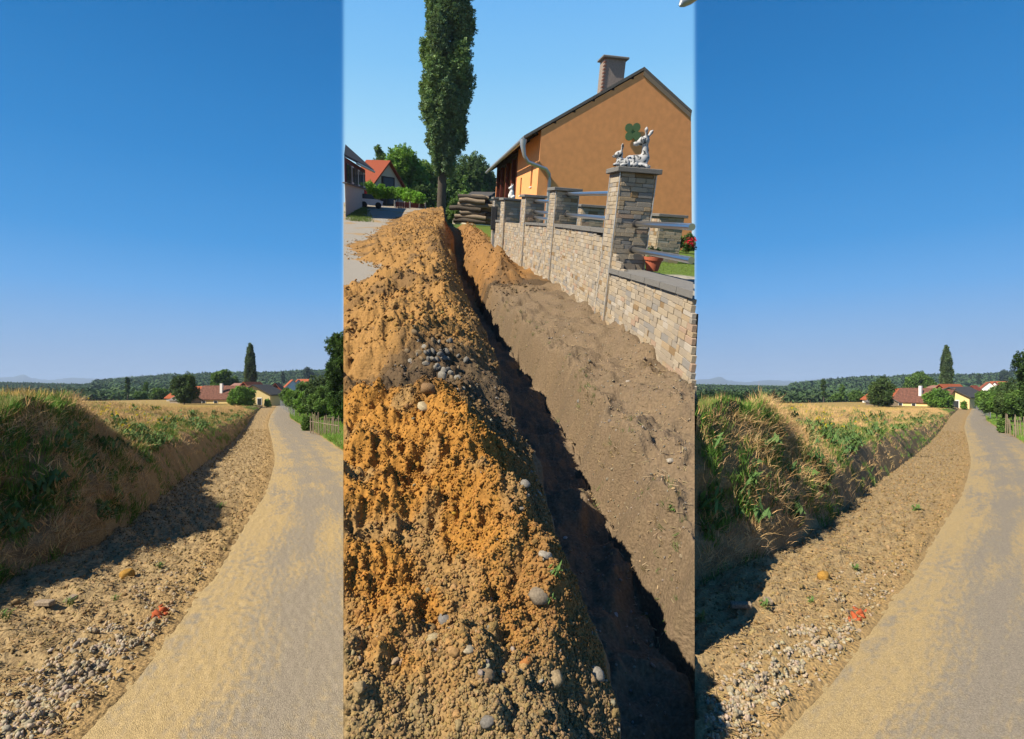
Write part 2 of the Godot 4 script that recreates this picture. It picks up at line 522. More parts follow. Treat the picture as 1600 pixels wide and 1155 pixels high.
func road_ground() -> void:
	var straw := Color(0.38, 0.28, 0.145)
	var earth := Color(0.25, 0.175, 0.09)
	var sand := Color(0.42, 0.285, 0.125)
	var green := Color(0.07, 0.13, 0.03)
	var gold := Color(0.42, 0.3, 0.1)
	# the cut bank
	var ds := depths(1.3, 150.0, 300)
	var v := PackedVector3Array()
	var c := PackedColorArray()
	for d: float in ds:
		var last_y := gy(d) - 0.05
		for i in 44:
			var t: float = i / 43.0
			var p := bank(d, t)
			if p.x < left_limit(d):
				p = Vector3(left_limit(d), last_y, d)
			last_y = p.y
			v.append(v3(p))
			var q := mixc(earth, straw, 0.5 + 0.9 * n2.get_noise_2d(d * 3, t * 5))
			q = mixc(q, green, sm(0.35, 0.9, t) * (0.45 + 0.6 * n1.get_noise_2d(d * 1.3 + 7, t * 3)))
			c.append(q)
	struct("cut_bank", sheet(v, c, ds.size(), 44), M.soil)
	# the field above it
	v = PackedVector3Array()
	c = PackedColorArray()
	var offs := [0.0, 0.3, 0.8, 1.5, 2.5, 4.0, 6.0, 9.0, 14.0, 22.0, 35.0, 60.0, 110.0]
	ds = depths(1.3, 150.0, 120)
	for d: float in ds:
		for o in offs:
			var p := field(d, o)
			if p.x < left_limit(d):
				var room := bank(d, 1.0).x - left_limit(d)
				p = field(d, room) if room > 0.0 else Vector3(left_limit(d), gy(d) - 0.3, d)
			v.append(v3(p))
			c.append(mixc(gold, green, 0.6 - o * 0.25))
	# columns run leftwards here, so they are turned round
	var v2 := PackedVector3Array()
	var c2 := PackedColorArray()
	for r in ds.size():
		for i in offs.size():
			v2.append(v[r * offs.size() + offs.size() - 1 - i])
			c2.append(c[r * offs.size() + offs.size() - 1 - i])
	struct("wheat_field", sheet(v2, c2, ds.size(), offs.size()), M.ground)
	# the scraped verge between bank and road
	v = PackedVector3Array()
	c = PackedColorArray()
	ds = depths(1.3, 140.0, 380)
	for d: float in ds:
		for i in 64:
			var t: float = i / 63.0
			var p := verge(d, t)
			p.x = max(p.x, left_limit(d))
			v.append(v3(p))
			var q := mixc(Color(0.43, 0.315, 0.165), straw, 0.4 + 1.0 * n2.get_noise_2d(p.x * 4, d * 4))
			q = mixc(q, earth, 0.1 + 1.2 * n2.get_noise_2d(p.x * 11 + 40, d * 9))
			q = mixc(q, sand, sm(0.6, 1.0, t) * 0.9)
			c.append(q)
	struct("scraped_verge", sheet(v, c, ds.size(), 64), M.verge)
	# the road, dusted with sand
	v = PackedVector3Array()
	c = PackedColorArray()
	ds = depths(1.25, 150.0, 420)
	var tar := Color(0.33, 0.29, 0.225)
	var along := 0.0
	var last := Vector3.ZERO
	for d: float in ds:
		var a: float = max(road_l(d), left_limit(d))
		var b := road_r(d)
		var full := lx(tab(ROAD_R, vrow(d)), d) - a
		for i in 110:
			var t: float = i / 109.0
			var x := lerpf(a, b, t)
			var across: float = (x - a)
			var wide := across / full
			var crown := 0.025 * (1.0 - pow(2.0 * wide - 1.0, 2.0))
			var y := gy(d) + crown + 0.004 * n2.get_noise_2d(x * 14, d * 14)
			if i == 0:
				along += Vector2(x - last.x, d - last.z).length()
				last = Vector3(x, 0, d)
			var patch := n1.get_noise_2d(across * 1.1 + 31, along * 0.3) * 0.9 + n2.get_noise_2d(across * 4.0, along * 0.8) * 0.5 + n3.get_noise_2d(across * 26, along * 20) * 0.7 + n2.get_noise_2d(across * 9, along * 0.7) * 0.6
			var track: float = exp(-pow((wide - 0.33) / 0.1, 2.0)) * 0.6 + exp(-pow((wide - 0.56) / 0.09, 2.0)) * 0.55
			var dust: float = 0.7 + patch * 0.5 - track
			dust -= 0.55 * sm(16.0, 34.0, d) * sm(0.25, 0.6, wide) + 0.25 * sm(30, 60, d)
			dust = max(dust, 1.1 * (1.0 - sm(0.0, 0.07, wide + 0.04 * n2.get_noise_2d(d * 4, 3))))
			if wide < 0.32:                                # tyre lugs pressed into the sand at the edge
				var rib := sin(along * 62.0 + across * 22.0 + 5.0 * n2.get_noise_2d(across * 3, along * 2.0))
				var w2: float = sm(0.0, 0.06, wide) * (1.0 - sm(0.16, 0.28, wide)) * sm(-0.35, 0.2, n1.get_noise_2d(along * 0.8, across))
				dust += 0.24 * rib * w2
				y += 0.003 * rib * w2
			v.append(rp(x, y, d))
			c.append(mixc(tar, Color(0.51, 0.385, 0.195), sm(0.1, 0.95, dust)))
	struct("road", sheet(v, c, ds.size(), 110), M.road)
	# the grass verge on the other side, and the ground behind it
	v = PackedVector3Array()
	c = PackedColorArray()
	ds = depths(drow(708.0) if du == 0.0 else 3.0, 150.0, 130)
	for d: float in ds:
		for i in 26:
			var t: float = i / 25.0
			var a := lx(tab(ROAD_R, vrow(d)), d) - 0.05
			var b: float = max(right_limit(d), a)
			var x: float = lerpf(a, min(b, a + 2.5), t / 0.7) if t < 0.7 else lerpf(min(b, a + 2.5), b, (t - 0.7) / 0.3)
			var o := x - a
			v.append(rp(x, gy(d) + 0.16 * sm(0.1, 1.2, o) - 0.03 * (1.0 - sm(0.0, 0.1, o)) + 0.03 * n1.get_noise_2d(x * 2, d * 2), d))
			var q := mixc(sand, Color(0.1, 0.17, 0.035), sm(0.1, 0.5, o + 0.3 * n2.get_noise_2d(x * 3, d * 3)))
			q = mixc(q, Color(0.4, 0.3, 0.14), 0.8 * sm(4.2, 4.8, o) * sm(18, 26, d) * (1.0 - sm(44.0, 60.0, d)))
			c.append(q)
	struct("grass_verge", sheet(v, c, ds.size(), 26), M.ground)

func stand(p: Vector3, s: Vector3, lean := 0.15) -> Transform3D:
	return Transform3D(Basis.from_euler(Vector3(rnd(-lean, lean), rnd(0, TAU), rnd(-lean, lean))) * Basis.from_scale(s), p)

func near_pick(a: float, b: float, k := 1.0) -> float:   # depths, denser near the eye
	var x := rng.randf()
	if k == 2.0:
		return 1.0 / lerpf(1.0 / a, 1.0 / b, x)
	return a * pow(b / a, x)

func shade_of(c: Color, v: float) -> Color:              # natural scatter from plant to plant
	var k := 1.0 + rnd(-v, v)
	return Color(c.r * k * rnd(0.9, 1.1), c.g * k, c.b * k * rnd(0.85, 1.15))

func road_plants() -> void:
	var green_a := Color(0.07, 0.17, 0.025)
	var green_b := Color(0.12, 0.22, 0.04)
	var straw_a := Color(0.56, 0.4, 0.19)
	var straw_b := Color(0.46, 0.29, 0.135)
	var g: ArrayMesh = M.tuft_g
	var tr := []
	var co := []
	var in_view := func(p: Vector3) -> bool:
		return du == 0.0 or p.x > left_limit(p.z) + 0.05
	# green grass on the bank
	for i in 22000:
		var d := near_pick(3.3, 90.0)
		var t := rng.randf()
		var p := bank(d, t)
		var want: float = 0.15 + 0.85 * n1.get_noise_2d(d * 0.9 + 17, t * 2.4 + 3) * 2.0
		if d < 7.0:
			want += 0.6 * sm(0.2, 0.5, t)
		elif d < 15:
			want += (0.5 if t > 0.15 and t < 0.45 else -0.5) + 0.2
		else:
			want += 0.4 * sm(0.1, 0.3, t) * (1.0 - sm(0.35, 0.65, t)) - 0.15
		if rng.randf() > want or not in_view.call(p):
			continue
		var s: float = rnd(0.06, 0.17) * (1.0 if d < 12 else 1.4)
		tr.append(stand(v3(p) - Vector3(0, 0.02, 0), Vector3(s, s, s), 0.5))
		co.append(shade_of(green_a.lerp(green_b, rng.randf()), 0.3))
	copies("bank_grass", g, M.blade, tr, co, self, "green grass growing in clumps on the cut bank beside the %s road" % hand, "grass")
	# dry grass
	tr = []
	co = []
	for i in 34000:
		var d := near_pick(2.6, 70.0)
		var t := rng.randf()
		var want := 0.35 + 0.5 * n1.get_noise_2d(d * 0.8 + 90, t * 2.0)
		if d > 6.2 and t > 0.4:
			want += 0.65
		if d < 6.2:
			want *= 0.75
		want *= lerpf(0.25, 1.0, sm(0.05, 0.3, t))
		var p := bank(d, t)
		if rng.randf() > want or not in_view.call(p):
			continue
		var s := rnd(0.05, 0.15) * (1.0 + 0.02 * d)
		tr.append(stand(v3(p) - Vector3(0, 0.015, 0), Vector3(s * 1.4, s, s * 1.4), 0.8))
		co.append(shade_of(straw_a.lerp(straw_b, rng.randf()), 0.25))
	copies("dry_grass", M.tuft_s, M.straw, tr, co, self, "matted dry straw coloured grass on the cut bank beside the %s road" % hand, "grass")
	# leafy weeds
	tr = []
	co = []
	for i in 3400:
		var d := near_pick(4.0, 60.0)
		var t := rnd(0.12, 0.75)
		var want: float = 0.1 + 0.75 * sm(8.0, 10.0, d) * (1.0 - sm(0.35, 0.7, t) * (1.0 - sm(14.0, 19.0, d)))
		want += 0.5 * n1.get_noise_2d(d * 1.2 + 5, t * 3)
		var p := bank(d, t)
		want *= (1.0 - 0.85 * sm(10.0, 14.0, d)) * (1.0 - 0.6 * sm(0.35, 0.6, t) * sm(7.0, 9.0, d))
		if rng.randf() > want or not in_view.call(p):
			continue
		var s := rnd(0.05, 0.12) * (1.0 + 0.5 * sm(10, 20, d))
		tr.append(stand(v3(p) + Vector3(0, s * 0.6, 0), Vector3(s, s * 1.3, s), 0.3))
		co.append(shade_of(Color(0.085, 0.15, 0.045), 0.3))
	copies("bank_weeds", M.weed, M.leaf, tr, co, self, "broad leaved green weeds on the cut bank beside the %s road" % hand, "weeds")
	# yellow flowers
	tr = []
	co = []
	for i in 210:
		var d := near_pick(9.0, 22.0)
		var t := rnd(0.25, 0.7)
		if n1.get_noise_2d(d * 1.6, t * 4 + 60) < 0.05:
			continue
		var p := bank(d, t)
		var s := rnd(0.014, 0.03)
		tr.append(stand(v3(p) + Vector3(0, rnd(0.12, 0.36), 0), Vector3(s, s, s)))
		co.append(shade_of(Color(0.62, 0.5, 0.02), 0.15))
	copies("yellow_flowers", M.weed, M.leaf, tr, co, self, "small yellow flowers among the weeds on the bank beside the %s road" % hand, "flowers")
	# the wheat and the tall grass along the top of the bank
	tr = []
	co = []
	for i in 15000:
		var d := near_pick(4.6, 125.0)
		var o := pow(rng.randf(), 1.8) * (3.0 + d * 0.35)
		var p := field(d, o)
		if not in_view.call(p):
			continue
		var wheat := o > 0.5 + 0.7 * n1.get_noise_2d(d, 5)
		var s := rnd(0.17, 0.29) if wheat else rnd(0.1, 0.24)
		s *= 0.8 if d > 6.5 else 0.5
		tr.append(stand(v3(p) - Vector3(0, 0.03, 0), Vector3(s * 0.8, s, s * 0.8), 0.12))
		co.append(shade_of(Color(0.5, 0.36, 0.11) if wheat else (green_b if rng.randf() < (0.75 if d < 9.0 else 0.45) else straw_a), 0.2))
	copies("ripe_wheat", M.tuft_w, M.straw, tr, co, self, "ripe golden wheat edged with grass above the bank of the %s road" % hand, "wheat")
	# straw litter on the scraped verge
	tr = []
	co = []
	for i in 17000:
		var d := near_pick(1.7, 12.0, 2.0)
		var t: float = rng.randf() * 0.93
		if d > 2.6 and n1.get_noise_2d(d * 2, t * 3) < rnd(-0.5, 0.25) + 0.5 * (t - 0.3):
			continue
		var p := verge(d, t)
		if not in_view.call(p):
			continue
		var l := rnd(0.012, 0.07)
		tr.append(Transform3D(Basis.from_euler(Vector3(rnd(-0.35, 0.35), rnd(0, TAU), rnd(-0.2, 0.2))) * Basis.from_scale(Vector3(l, 0.0025, 0.003)), v3(p) + Vector3(0, 0.006, 0)))
		co.append(shade_of(Color(0.44, 0.32, 0.16).lerp(Color(0.2, 0.13, 0.06), rng.randf()), 0.25))
	copies("straw_litter", M.stalk, M.straw, tr, co, self, "loose straw and root bits lying on the scraped verge of the %s road" % hand, "straw")
	# clods of earth on the verge
	tr = []
	co = []
	for i in 12000:
		var d := near_pick(1.8, 40.0)
		var p := verge(d, rng.randf() * 0.95)
		if not in_view.call(p):
			continue
		var s := rnd(0.003, 0.011) * (1.0 + d * 0.035) * (1.0 if rng.randf() < 0.94 else 2.0)
		tr.append(Transform3D(spin() * Basis.from_scale(Vector3(s, s, s)), v3(p)))
		co.append(shade_of(Color(0.36, 0.255, 0.125), 0.3))
	copies("verge_clods", M.clod[0], M.lump, tr, co, self, "small crumbled clods of earth on the scraped verge of the %s road" % hand, "soil")
	# grey gravel by the road edge
	tr = []
	co = []
	for i in 3600:
		var v := rnd(985, 1190)
		var mid: float = lerpf(232, -20, (v - 985) / 205.0)
		var u := mid + rng.randfn() * 34.0 - 18
		var d := drow(v)
		var edge := tab(ROAD_L, v) - 12
		if u > edge or n2.get_noise_2d(u * 0.03, v * 0.05) < -0.12:
			continue
		var a := foot_x(d)
		var t: float = (lx(u, d) - a) / (road_l(d) + 0.06 - a)
		var p := verge(d, t)
		if not in_view.call(p):
			continue
		var s := rnd(0.004, 0.013) * (1.6 if rng.randf() < 0.1 else 1.0)
		tr.append(Transform3D(spin() * Basis.from_scale(Vector3(s, s * 0.8, s)), v3(p) + Vector3(0, s * 0.3, 0)))
		co.append(shade_of(Color(0.46, 0.385, 0.275), 0.25))
	for i in 900:
		var v := rnd(880, 1000)
		var u := tab(ROAD_L, v) - rnd(6, 110)
		var d := drow(v)
		var a := foot_x(d)
		var p := verge(d, (lx(u, d) - a) / (road_l(d) + 0.06 - a))
		if n2.get_noise_2d(u * 0.03, v * 0.05) < 0.1 or not in_view.call(p):
			continue
		var s := rnd(0.004, 0.014)
		tr.append(Transform3D(spin() * Basis.from_scale(Vector3(s, s * 0.8, s)), v3(p)))
		co.append(shade_of(Color(0.44, 0.36, 0.25), 0.25))
	copies("gravel", M.stone[1], M.pebble, tr, co, self, "loose pale grey gravel along the edge of the %s road" % hand, "gravel")
	# grass of the far verge
	tr = []
	co = []
	for i in 9000:
		var d := near_pick(12.0 if du == 0.0 else 6.0, 110.0)
		var a := lx(tab(ROAD_R, vrow(d)), d)
		var x: float = a + 0.12 + pow(rng.randf(), 1.3) * 3.8
		if x > right_limit(d):
			continue
		var s := rnd(0.14, 0.36)
		tr.append(stand(rp(x, gy(d) + 0.12 * sm(0.1, 1.2, x - a), d), Vector3(s, s, s), 0.25))
		co.append(shade_of(Color(0.14, 0.26, 0.045) if rng.randf() < 0.88 else Color(0.3, 0.28, 0.12), 0.25))
	copies("verge_grass", g, M.blade, tr, co, self, "long green grass on the verge across the %s road" % hand, "grass")

func litter() -> void:
	# single things lying on the verge
	var d0 := drow(903.0)
	single("ochre_stone", "ochre yellow fist sized stone lying at the shadow edge beside the %s road" % hand, "stone", M.stone[0], M.pebble_ochre, Transform3D(Basis.from_euler(Vector3(0.2, 0.6, 0)) * Basis.from_scale(Vector3(0.055, 0.06, 0.045)), ground_at(199, 907, 0.05)))
	for k in [[70, 952, 0.14, 0.3], [112, 945, 0.07, 2.0]]:
		single("timber_offcut", ["weathered flat timber offcut on the straw beside the %s road", "short pale wood scrap behind the flat offcut beside the %s road"][0 if k[0] == 70 else 1] % hand, "wood", box_mesh(Vector3(k[2], 0.035, 0.05), 0.006), M.wood, Transform3D(Basis.from_euler(Vector3(0.1, k[3] - 0.5, 0.08)), ground_at(k[0], k[1], 0.045)), "wood scraps on the verge of the %s road" % hand)
	var bits := [[247, 968, 0.035], [255, 962, 0.03], [240, 972, 0.022], [252, 975, 0.03], [260, 966, 0.022], [232, 968, 0.018], [246, 978, 0.02], [264, 958, 0.016], [250, 955, 0.02], [239, 964, 0.014]]
	for k in bits.size():
		var b = bits[k]
		single("brick_fragment", "orange broken brick fragment in the small heap at the edge of the %s road" % hand, "brick fragment", M.clod[k % 3], M.rubble, Transform3D(spin() * Basis.from_scale(Vector3(b[2] * 1.1, b[2] * 0.6, b[2] * 0.8)), ground_at(b[0], b[1], b[2] * 0.4 + 0.02)), "orange brick fragments on the verge of the %s road" % hand)
	for k in [[108, 952, 0.1, "small green sprout beside the timber offcut near the %s road"], [250, 893, 0.09, "low grassy green weed between the ochre stone and the %s road"], [345, 800, 0.16, "bushy green weed standing alone on the verge of the %s road"], [180, 945, 0.08, "pale green seedling on the straw below the ochre stone, %s road"], [8, 975, 0.12, "green shoots in the straw at the outer foot of the bank, %s road"]]:
		var t := thing("weed", k[3] % hand, "weed", at(ground_at(k[0], k[1], 0.02)))
		part("leaves", M.weed, M.leaf_green, t, Transform3D(Basis.from_scale(Vector3.ONE * k[2] * 0.45), Vector3(0, k[2] * 0.3, 0)))
		part("blades", M.tuft_g, M.blade_green, t, Transform3D(Basis.from_scale(Vector3.ONE * k[2] * 0.65), Vector3.ZERO))

# ------------------------------------------------------------------ trees
func crown_mesh(parent: Node, blobs: Array, count: int, clump: ArrayMesh, size: float, color: Color, m: Material, called := "crown", vary := 0.28) -> void:
	var tr := []
	var co := []
	var total := 0.0
	for b in blobs:
		total += b[1].x * b[1].y + b[1].x * b[1].z
	for b in blobs:
		var n := int(count * (b[1].x * b[1].y + b[1].x * b[1].z) / total)
		var hue := rnd(0.85, 1.18)
		for i in n:
			var d := Vector3(rng.randfn(), rng.randfn(), rng.randfn()).normalized()
			var wob := 1.0 + 0.32 * n1.get_noise_3dv(d * 2.3 + b[0] * 0.7) + 0.22 * n2.get_noise_3dv(d * 5.0 + b[0])
			var r := pow(rng.randf(), 0.28) * wob
			if n2.get_noise_3dv(d * 3.0 + b[0] * 1.3) > 0.3:
				r *= 0.72
			var p: Vector3 = b[0] + d * r * b[1]
			var s := size * rnd(0.6, 1.3)
			tr.append(Transform3D(Basis.from_euler(Vector3(rnd(-0.5, 0.5), rnd(0, TAU), rnd(-0.5, 0.5))) * Basis.from_scale(Vector3(s, s, s)), p))
			co.append(shade_of(Color(color.r * hue, color.g * hue, color.b), vary))
	copies(called, clump, m, tr, co, parent)

func tree(label: String, category: String, base: Transform3D, height: float, width: float, trunk_h: float, color: Color, count: int, blobs_n := 9, leaf := 0.0, called := "tree", group := "", trunk_r := 0.0) -> Node3D:
	var t := thing(called, label, category, base, group)
	var s := Shape.new()
	var r0: float = trunk_r if trunk_r > 0 else height * 0.022
	var top := Vector3(rnd(-0.04, 0.04) * height, height * 0.7, rnd(-0.04, 0.04) * height)
	s.tube([Vector3(0, -0.3, 0), Vector3(0, trunk_h * 0.15, 0), top * 0.35 + Vector3(rnd(-0.1, 0.1), 0, 0), top * 0.7, top], [r0 * 1.4, r0, r0 * 0.85, r0 * 0.5, r0 * 0.15], 8)
	part("trunk", s.done(), M.bark, t)
	var blobs := []
	for i in blobs_n:
		var a := TAU * i * 0.618 + rnd(-0.3, 0.3)
		var f := (i + 0.5) / blobs_n
		var y: float = trunk_h + (height - trunk_h) * (0.16 + 0.7 * f)
		var rad: float = width * 0.5 * 0.62 * sin(PI * clampf(0.18 + 0.68 * f, 0, 1)) * rnd(0.75, 1.1)
		var br := width * 0.5 * rnd(0.4, 0.62)
		blobs.append([Vector3(cos(a) * rad, y, sin(a) * rad), Vector3(br, br * rnd(0.75, 1.0) * min(1.4, (height - trunk_h) / width), br)])
		var q := Shape.new()
		q.tube([top * (0.3 + 0.5 * f), Vector3(cos(a) * rad * 0.5, y * 0.92, sin(a) * rad * 0.5), Vector3(cos(a) * rad, y, sin(a) * rad)], [r0 * 0.45, r0 * 0.28, r0 * 0.1], 5, false)
		part("limb", q.done(), M.bark, t)
	crown_mesh(t, blobs, count, M.clump, leaf if leaf > 0 else width * 0.07, color, M.leaf)
	return t

func poplar(label: String, base: Transform3D, height: float, width: float, trunk_h: float, color: Color, count: int, leaf: float, trunk_r: float) -> Node3D:
	var t := thing("poplar_tree", label, "poplar", base)
	var s := Shape.new()
	s.tube([Vector3(0, -0.5, 0), Vector3(0.02, trunk_h * 0.2, 0), Vector3(0.05, trunk_h, 0), Vector3(0.2, height * 0.5, 0), Vector3(0.3, height * 0.97, 0)], [trunk_r * 1.35, trunk_r, trunk_r * 0.85, trunk_r * 0.5, 0.02], 12)
	part("trunk", s.done(), M.bark, t)
	var blobs := []
	var n := 34
	for i in n:
		var f := (i + 0.5) / n
		var y := lerpf(trunk_h * 0.95, height * 0.95, f)
		var wide: float = width * 0.5 * clamp_tab([[0.0, 0.34], [0.06, 0.62], [0.2, 0.9], [0.4, 1.0], [0.7, 0.88], [0.88, 0.55], [1.0, 0.15]], f)
		var a := i * 2.4 + rnd(-0.4, 0.4)
		var rad := wide * rnd(0.45, 0.62)
		var p := Vector3(0.15 + cos(a) * rad, y, sin(a) * rad)
		blobs.append([p, Vector3(wide * rnd(0.28, 0.42), height * rnd(0.05, 0.09), wide * rnd(0.28, 0.42))])
		if i % 2 == 0:
			var q := Shape.new()
			q.tube([Vector3(0.1, max(trunk_h * 0.8, y - height * 0.1), 0), p - Vector3(0, height * 0.03, 0), p + Vector3(0, height * 0.05, 0)], [trunk_r * 0.3, trunk_r * 0.2, trunk_r * 0.06], 5, false)
			part("limb", q.done(), M.bark, t)
	crown_mesh(t, blobs, count, M.clump, leaf, color, M.leaf, "crown", 0.3)
	return t

func bush(label: String, base: Transform3D, height: float, width: float, color: Color, count: int, leaf: float, called := "bush", category := "bush", group := "") -> Node3D:
	var t := thing(called, label, category, base, group)
	var blobs := []
	for i in 7:
		var a := i * 2.4
		var f := (i + 0.5) / 7.0
		var rad := width * 0.28 * rnd(0.6, 1.1) * (1.1 - 0.6 * f)
		blobs.append([Vector3(cos(a) * rad, height * (0.28 + 0.5 * f), sin(a) * rad), Vector3(width * 0.28, height * 0.24, width * 0.28)])
	var s := Shape.new()
	for i in 5:
		var b: Vector3 = blobs[i][0]
		s.tube([Vector3(b.x * 0.15, -0.1, b.z * 0.15), b * 0.6, b], [width * 0.015, width * 0.011, width * 0.004], 5, false)
	part("stems", s.done(), M.bark, t)
	crown_mesh(t, blobs, count, M.clump, leaf, color, M.leaf, "foliage")
	return t

# ------------------------------------------------------------------ far houses of the village
func gable_house(label: String, at_: Transform3D, wide: float, long: float, wall_h: float, rise: float, wall: Material, roof: Material, opts := {}, called := "house") -> Node3D:
	# gable end faces local +z; the ridge runs along z
	var t := thing(called, label, "house", at_)
	var w := wide / 2
	var s := Shape.new()
	s.prism([Vector3(-w, 0, 0), Vector3(w, 0, 0), Vector3(w, wall_h, 0), Vector3(0, wall_h + rise, 0), Vector3(-w, wall_h, 0)], Vector3(0, 0, -long))
	part("wall", s.done(), wall, t)
	var over: float = opts.get("over", 0.4)
	for k in [-1, 1]:
		var r := Shape.new()
		var n := Vector3(-k * rise, -w, 0).normalized() * -0.16
		var ex := Vector3(k * w, wall_h, 0) + (Vector3(k * w, wall_h, 0) - Vector3(0, wall_h + rise, 0)).normalized() * over
		var lift := Vector3(0, 0.03, 0)
		r.prism([ex + Vector3(0, 0, over) + lift, Vector3(0, wall_h + rise, over) + lift, Vector3(0, wall_h + rise + 0.2, over) + lift, ex + Vector3(0, 0.2, over) + lift], Vector3(0, 0, -long - 2 * over))
		part("roof", r.done(), roof, t)
	for c in opts.get("chimneys", []):
		part("chimney", box_mesh(Vector3(c[3], c[4], c[3]), 0.02), c[5], t, at(Vector3(c[0], c[1] + c[4] / 2, c[2])))
	for q in opts.get("windows", []):                      # [x, y, z, wide, high, side]  side: 0 gable, 1 right, -1 left
		var b := Basis() if q[5] == 0 else Basis(Vector3.UP, PI / 2 * q[5])
		var f := part("window", box_mesh(Vector3(q[3], q[4], 0.1), 0.01), M.white if q.size() < 7 else q[6], t, Transform3D(b, Vector3(q[0], q[1], q[2])))
		part("pane", box_mesh(Vector3(q[3] * 0.78, q[4] * 0.8, 0.04)), M.glass, f, at(Vector3(0, 0, 0.05)))
	return t

func village() -> void:
	# the long low house with an old brown tiled roof, broadside to us
	var d := 112.0
	var p := rp(lx(303.5, d), gy(d) - 0.6, d)
	gable_house("long low house with mottled brown tiles and white chimney of the %s road" % hand, Transform3D(turn(340.0) * Basis(Vector3.UP, -PI / 2 + 0.04), p + turn(340.0) * Vector3(0, 0, -3.8)), 7.0, 11.6 if du == 0.0 else 9.2, 1.75, 2.6, M.cream, M.tile_brown, {"chimneys": [[1.9, 2.7, -4.4, 0.5, 2.3, M.white]], "windows": [[3.53, 1.15, -1.6, 0.8, 0.8, 1], [3.53, 1.15, -4.0, 0.8, 0.8, 1], [3.53, 1.15, -7.6, 0.8, 0.8, 1]], "over": 0.3})
	# the yellow gable
	d = 106.0
	p = rp(lx(396.0, d), gy(d) - 0.3, d)
	gable_house("pale yellow house with its gable to the lane beside the %s road" % hand, Transform3D(turn(396.0) * Basis(Vector3.UP, 0.1), p), 6.2, 9.0, 2.5, 1.75, M.cream, M.tile_grey, {"windows": [[1.1, 1.0, 0.02, 0.9, 1.9, 0, M.white]], "over": 0.45})
	# houses behind
	for k in [[327, 605, 135.0, 9.0, 8.0, 3.0, 2.6, M.white, M.tile_orange, 1.4, "small bright orange roof behind the brown tiled house, %s road"],
			[381, 598, 140.0, 7.0, 9.0, 4.2, 3.4, M.red_wood, M.tile_orange, 0.0, "red gabled house at the foot of the poplar by the %s road"],
			[406, 600, 150.0, 11.0, 8.0, 3.2, 2.4, M.grey_wall, M.tile_pink, 1.3, "house with a faded pink roof right of the poplar, %s road"],
			[416, 606, 128.0, 8.0, 8.0, 2.6, 2.4, M.white, M.tile_grey, 0.7, "dark grey roofed house behind the yellow gable, %s road"],
			[430, 600, 170.0, 6.0, 6.0, 3.0, 3.2, M.tile_orange, M.tile_red, 0.2, "small orange red house at the end of the lane, %s road"],
			[458, 594, 260.0, 9.0, 9.0, 4.0, 4.5, M.white, M.tile_orange, 0.5, "white house with an orange roof above the hedge, %s road"],
			[466, 594, 280.0, 6.0, 7.0, 5.5, 3.5, M.white, M.tile_red, 0.3, "narrow white gabled house above the hedge, %s road"],
			[486, 593, 300.0, 12.0, 9.0, 4.0, 4.0, M.cream, M.tile_orange, 1.2, "wide orange roofed house on the wooded rise, %s road"],
			[266, 616, 210.0, 7.0, 7.0, 3.5, 3.2, M.white, M.tile_orange, 0.4, "tiny white house with an orange roof between the round bushes, %s road"]]:
		d = k[2]
		var y: float = (HV - k[1]) / F * d - (k[5] + k[6])       # k[1]: row of the ridge
		gable_house(k[10] % hand, Transform3D(turn(k[0]) * Basis(Vector3.UP, k[9]), rp(lx(k[0], d), y, d)), k[3], k[4], k[5] + 0.0, k[6], k[7], k[8], {"windows": [[0.0, k[5] * 0.55, 0.02, 1.0, 1.2, 0]]})
	# a shed of grey boards left of the long house
	d = 108.0
	gable_house("low grey shed left of the brown roofed house, %s road" % hand, Transform3D(turn(298.0) * Basis(Vector3.UP, 0.9), rp(lx(298, d), gy(d) - 0.8, d)), 4.0, 5.0, 1.8, 1.2, M.wood, M.roof_old, {"over": 0.2}, "shed")
	# trees
	var e := func(u: float, dd: float) -> Transform3D:
		return at(rp(lx(u, dd), gy(dd) - 0.2, dd))
	var dark := Color(0.075, 0.125, 0.04)
	var mid := Color(0.1, 0.18, 0.045)
	var bright := Color(0.13, 0.25, 0.045)
	poplar("tall slim poplar standing behind the yellow gable of the %s road" % hand, e.call(390, 150.0), 15.6, 3.3, 2.2, Color(0.11, 0.165, 0.075), 5200, 0.42, 0.3)
	tree("round dark tree left of the brown roofed house, %s road" % hand, "tree", e.call(288, 100.0), 6.0, 4.2, 0.8, dark, 1500)
	tree("tall spreading tree behind the orange roof, %s road" % hand, "tree", e.call(346, 160.0), 8.6, 6.6, 2.0, mid, 1800)
	tree("small tree right of the spreading tree behind the roofs, %s road" % hand, "tree", e.call(363, 165.0), 7.0, 4.4, 2.0, mid, 900)
	bush("bright green rounded bush in front of the brown roof, %s road" % hand, e.call(377.5, 96.0), 4.0, 4.6, bright, 1700, 0.3)
	bush("small bush at the corner of the yellow gable, %s road" % hand, e.call(418, 98.0), 1.9, 1.2, bright, 300, 0.16)
	tree("slender columnar tree on the field's far edge, left one, %s road" % hand, "tree", e.call(199, 170.0), 7.6, 1.5, 0.6, dark, 700, 10, 0.22)
	tree("slender ragged tree on the field's far edge, right one, %s road" % hand, "tree", e.call(228, 175.0), 6.0, 1.6, 0.6, mid, 500, 10, 0.22)
	bush("round green bush at the far edge of the wheat, %s road" % hand, e.call(249, 150.0), 3.6, 4.6, mid, 900, 0.3)
	bush("broad bush on the field edge left of the tiny house, %s road" % hand, e.call(219, 160.0), 2.6, 4.0, mid, 500, 0.3)
	tree("single round topped tree on the skyline above the hedge, %s road" % hand, "tree", at(rp(lx(482, 520.0), 2.0, 520.0)), 13.0, 8.5, 1.5, Color(0.05, 0.085, 0.04), 700, 8, 0.9)
	tree("slim tree on the skyline right of the poplar, %s road" % hand, "tree", at(rp(lx(442, 480.0), -2.0, 480.0)), 14.0, 3.2, 1.5, Color(0.05, 0.085, 0.04), 500, 8, 0.6)
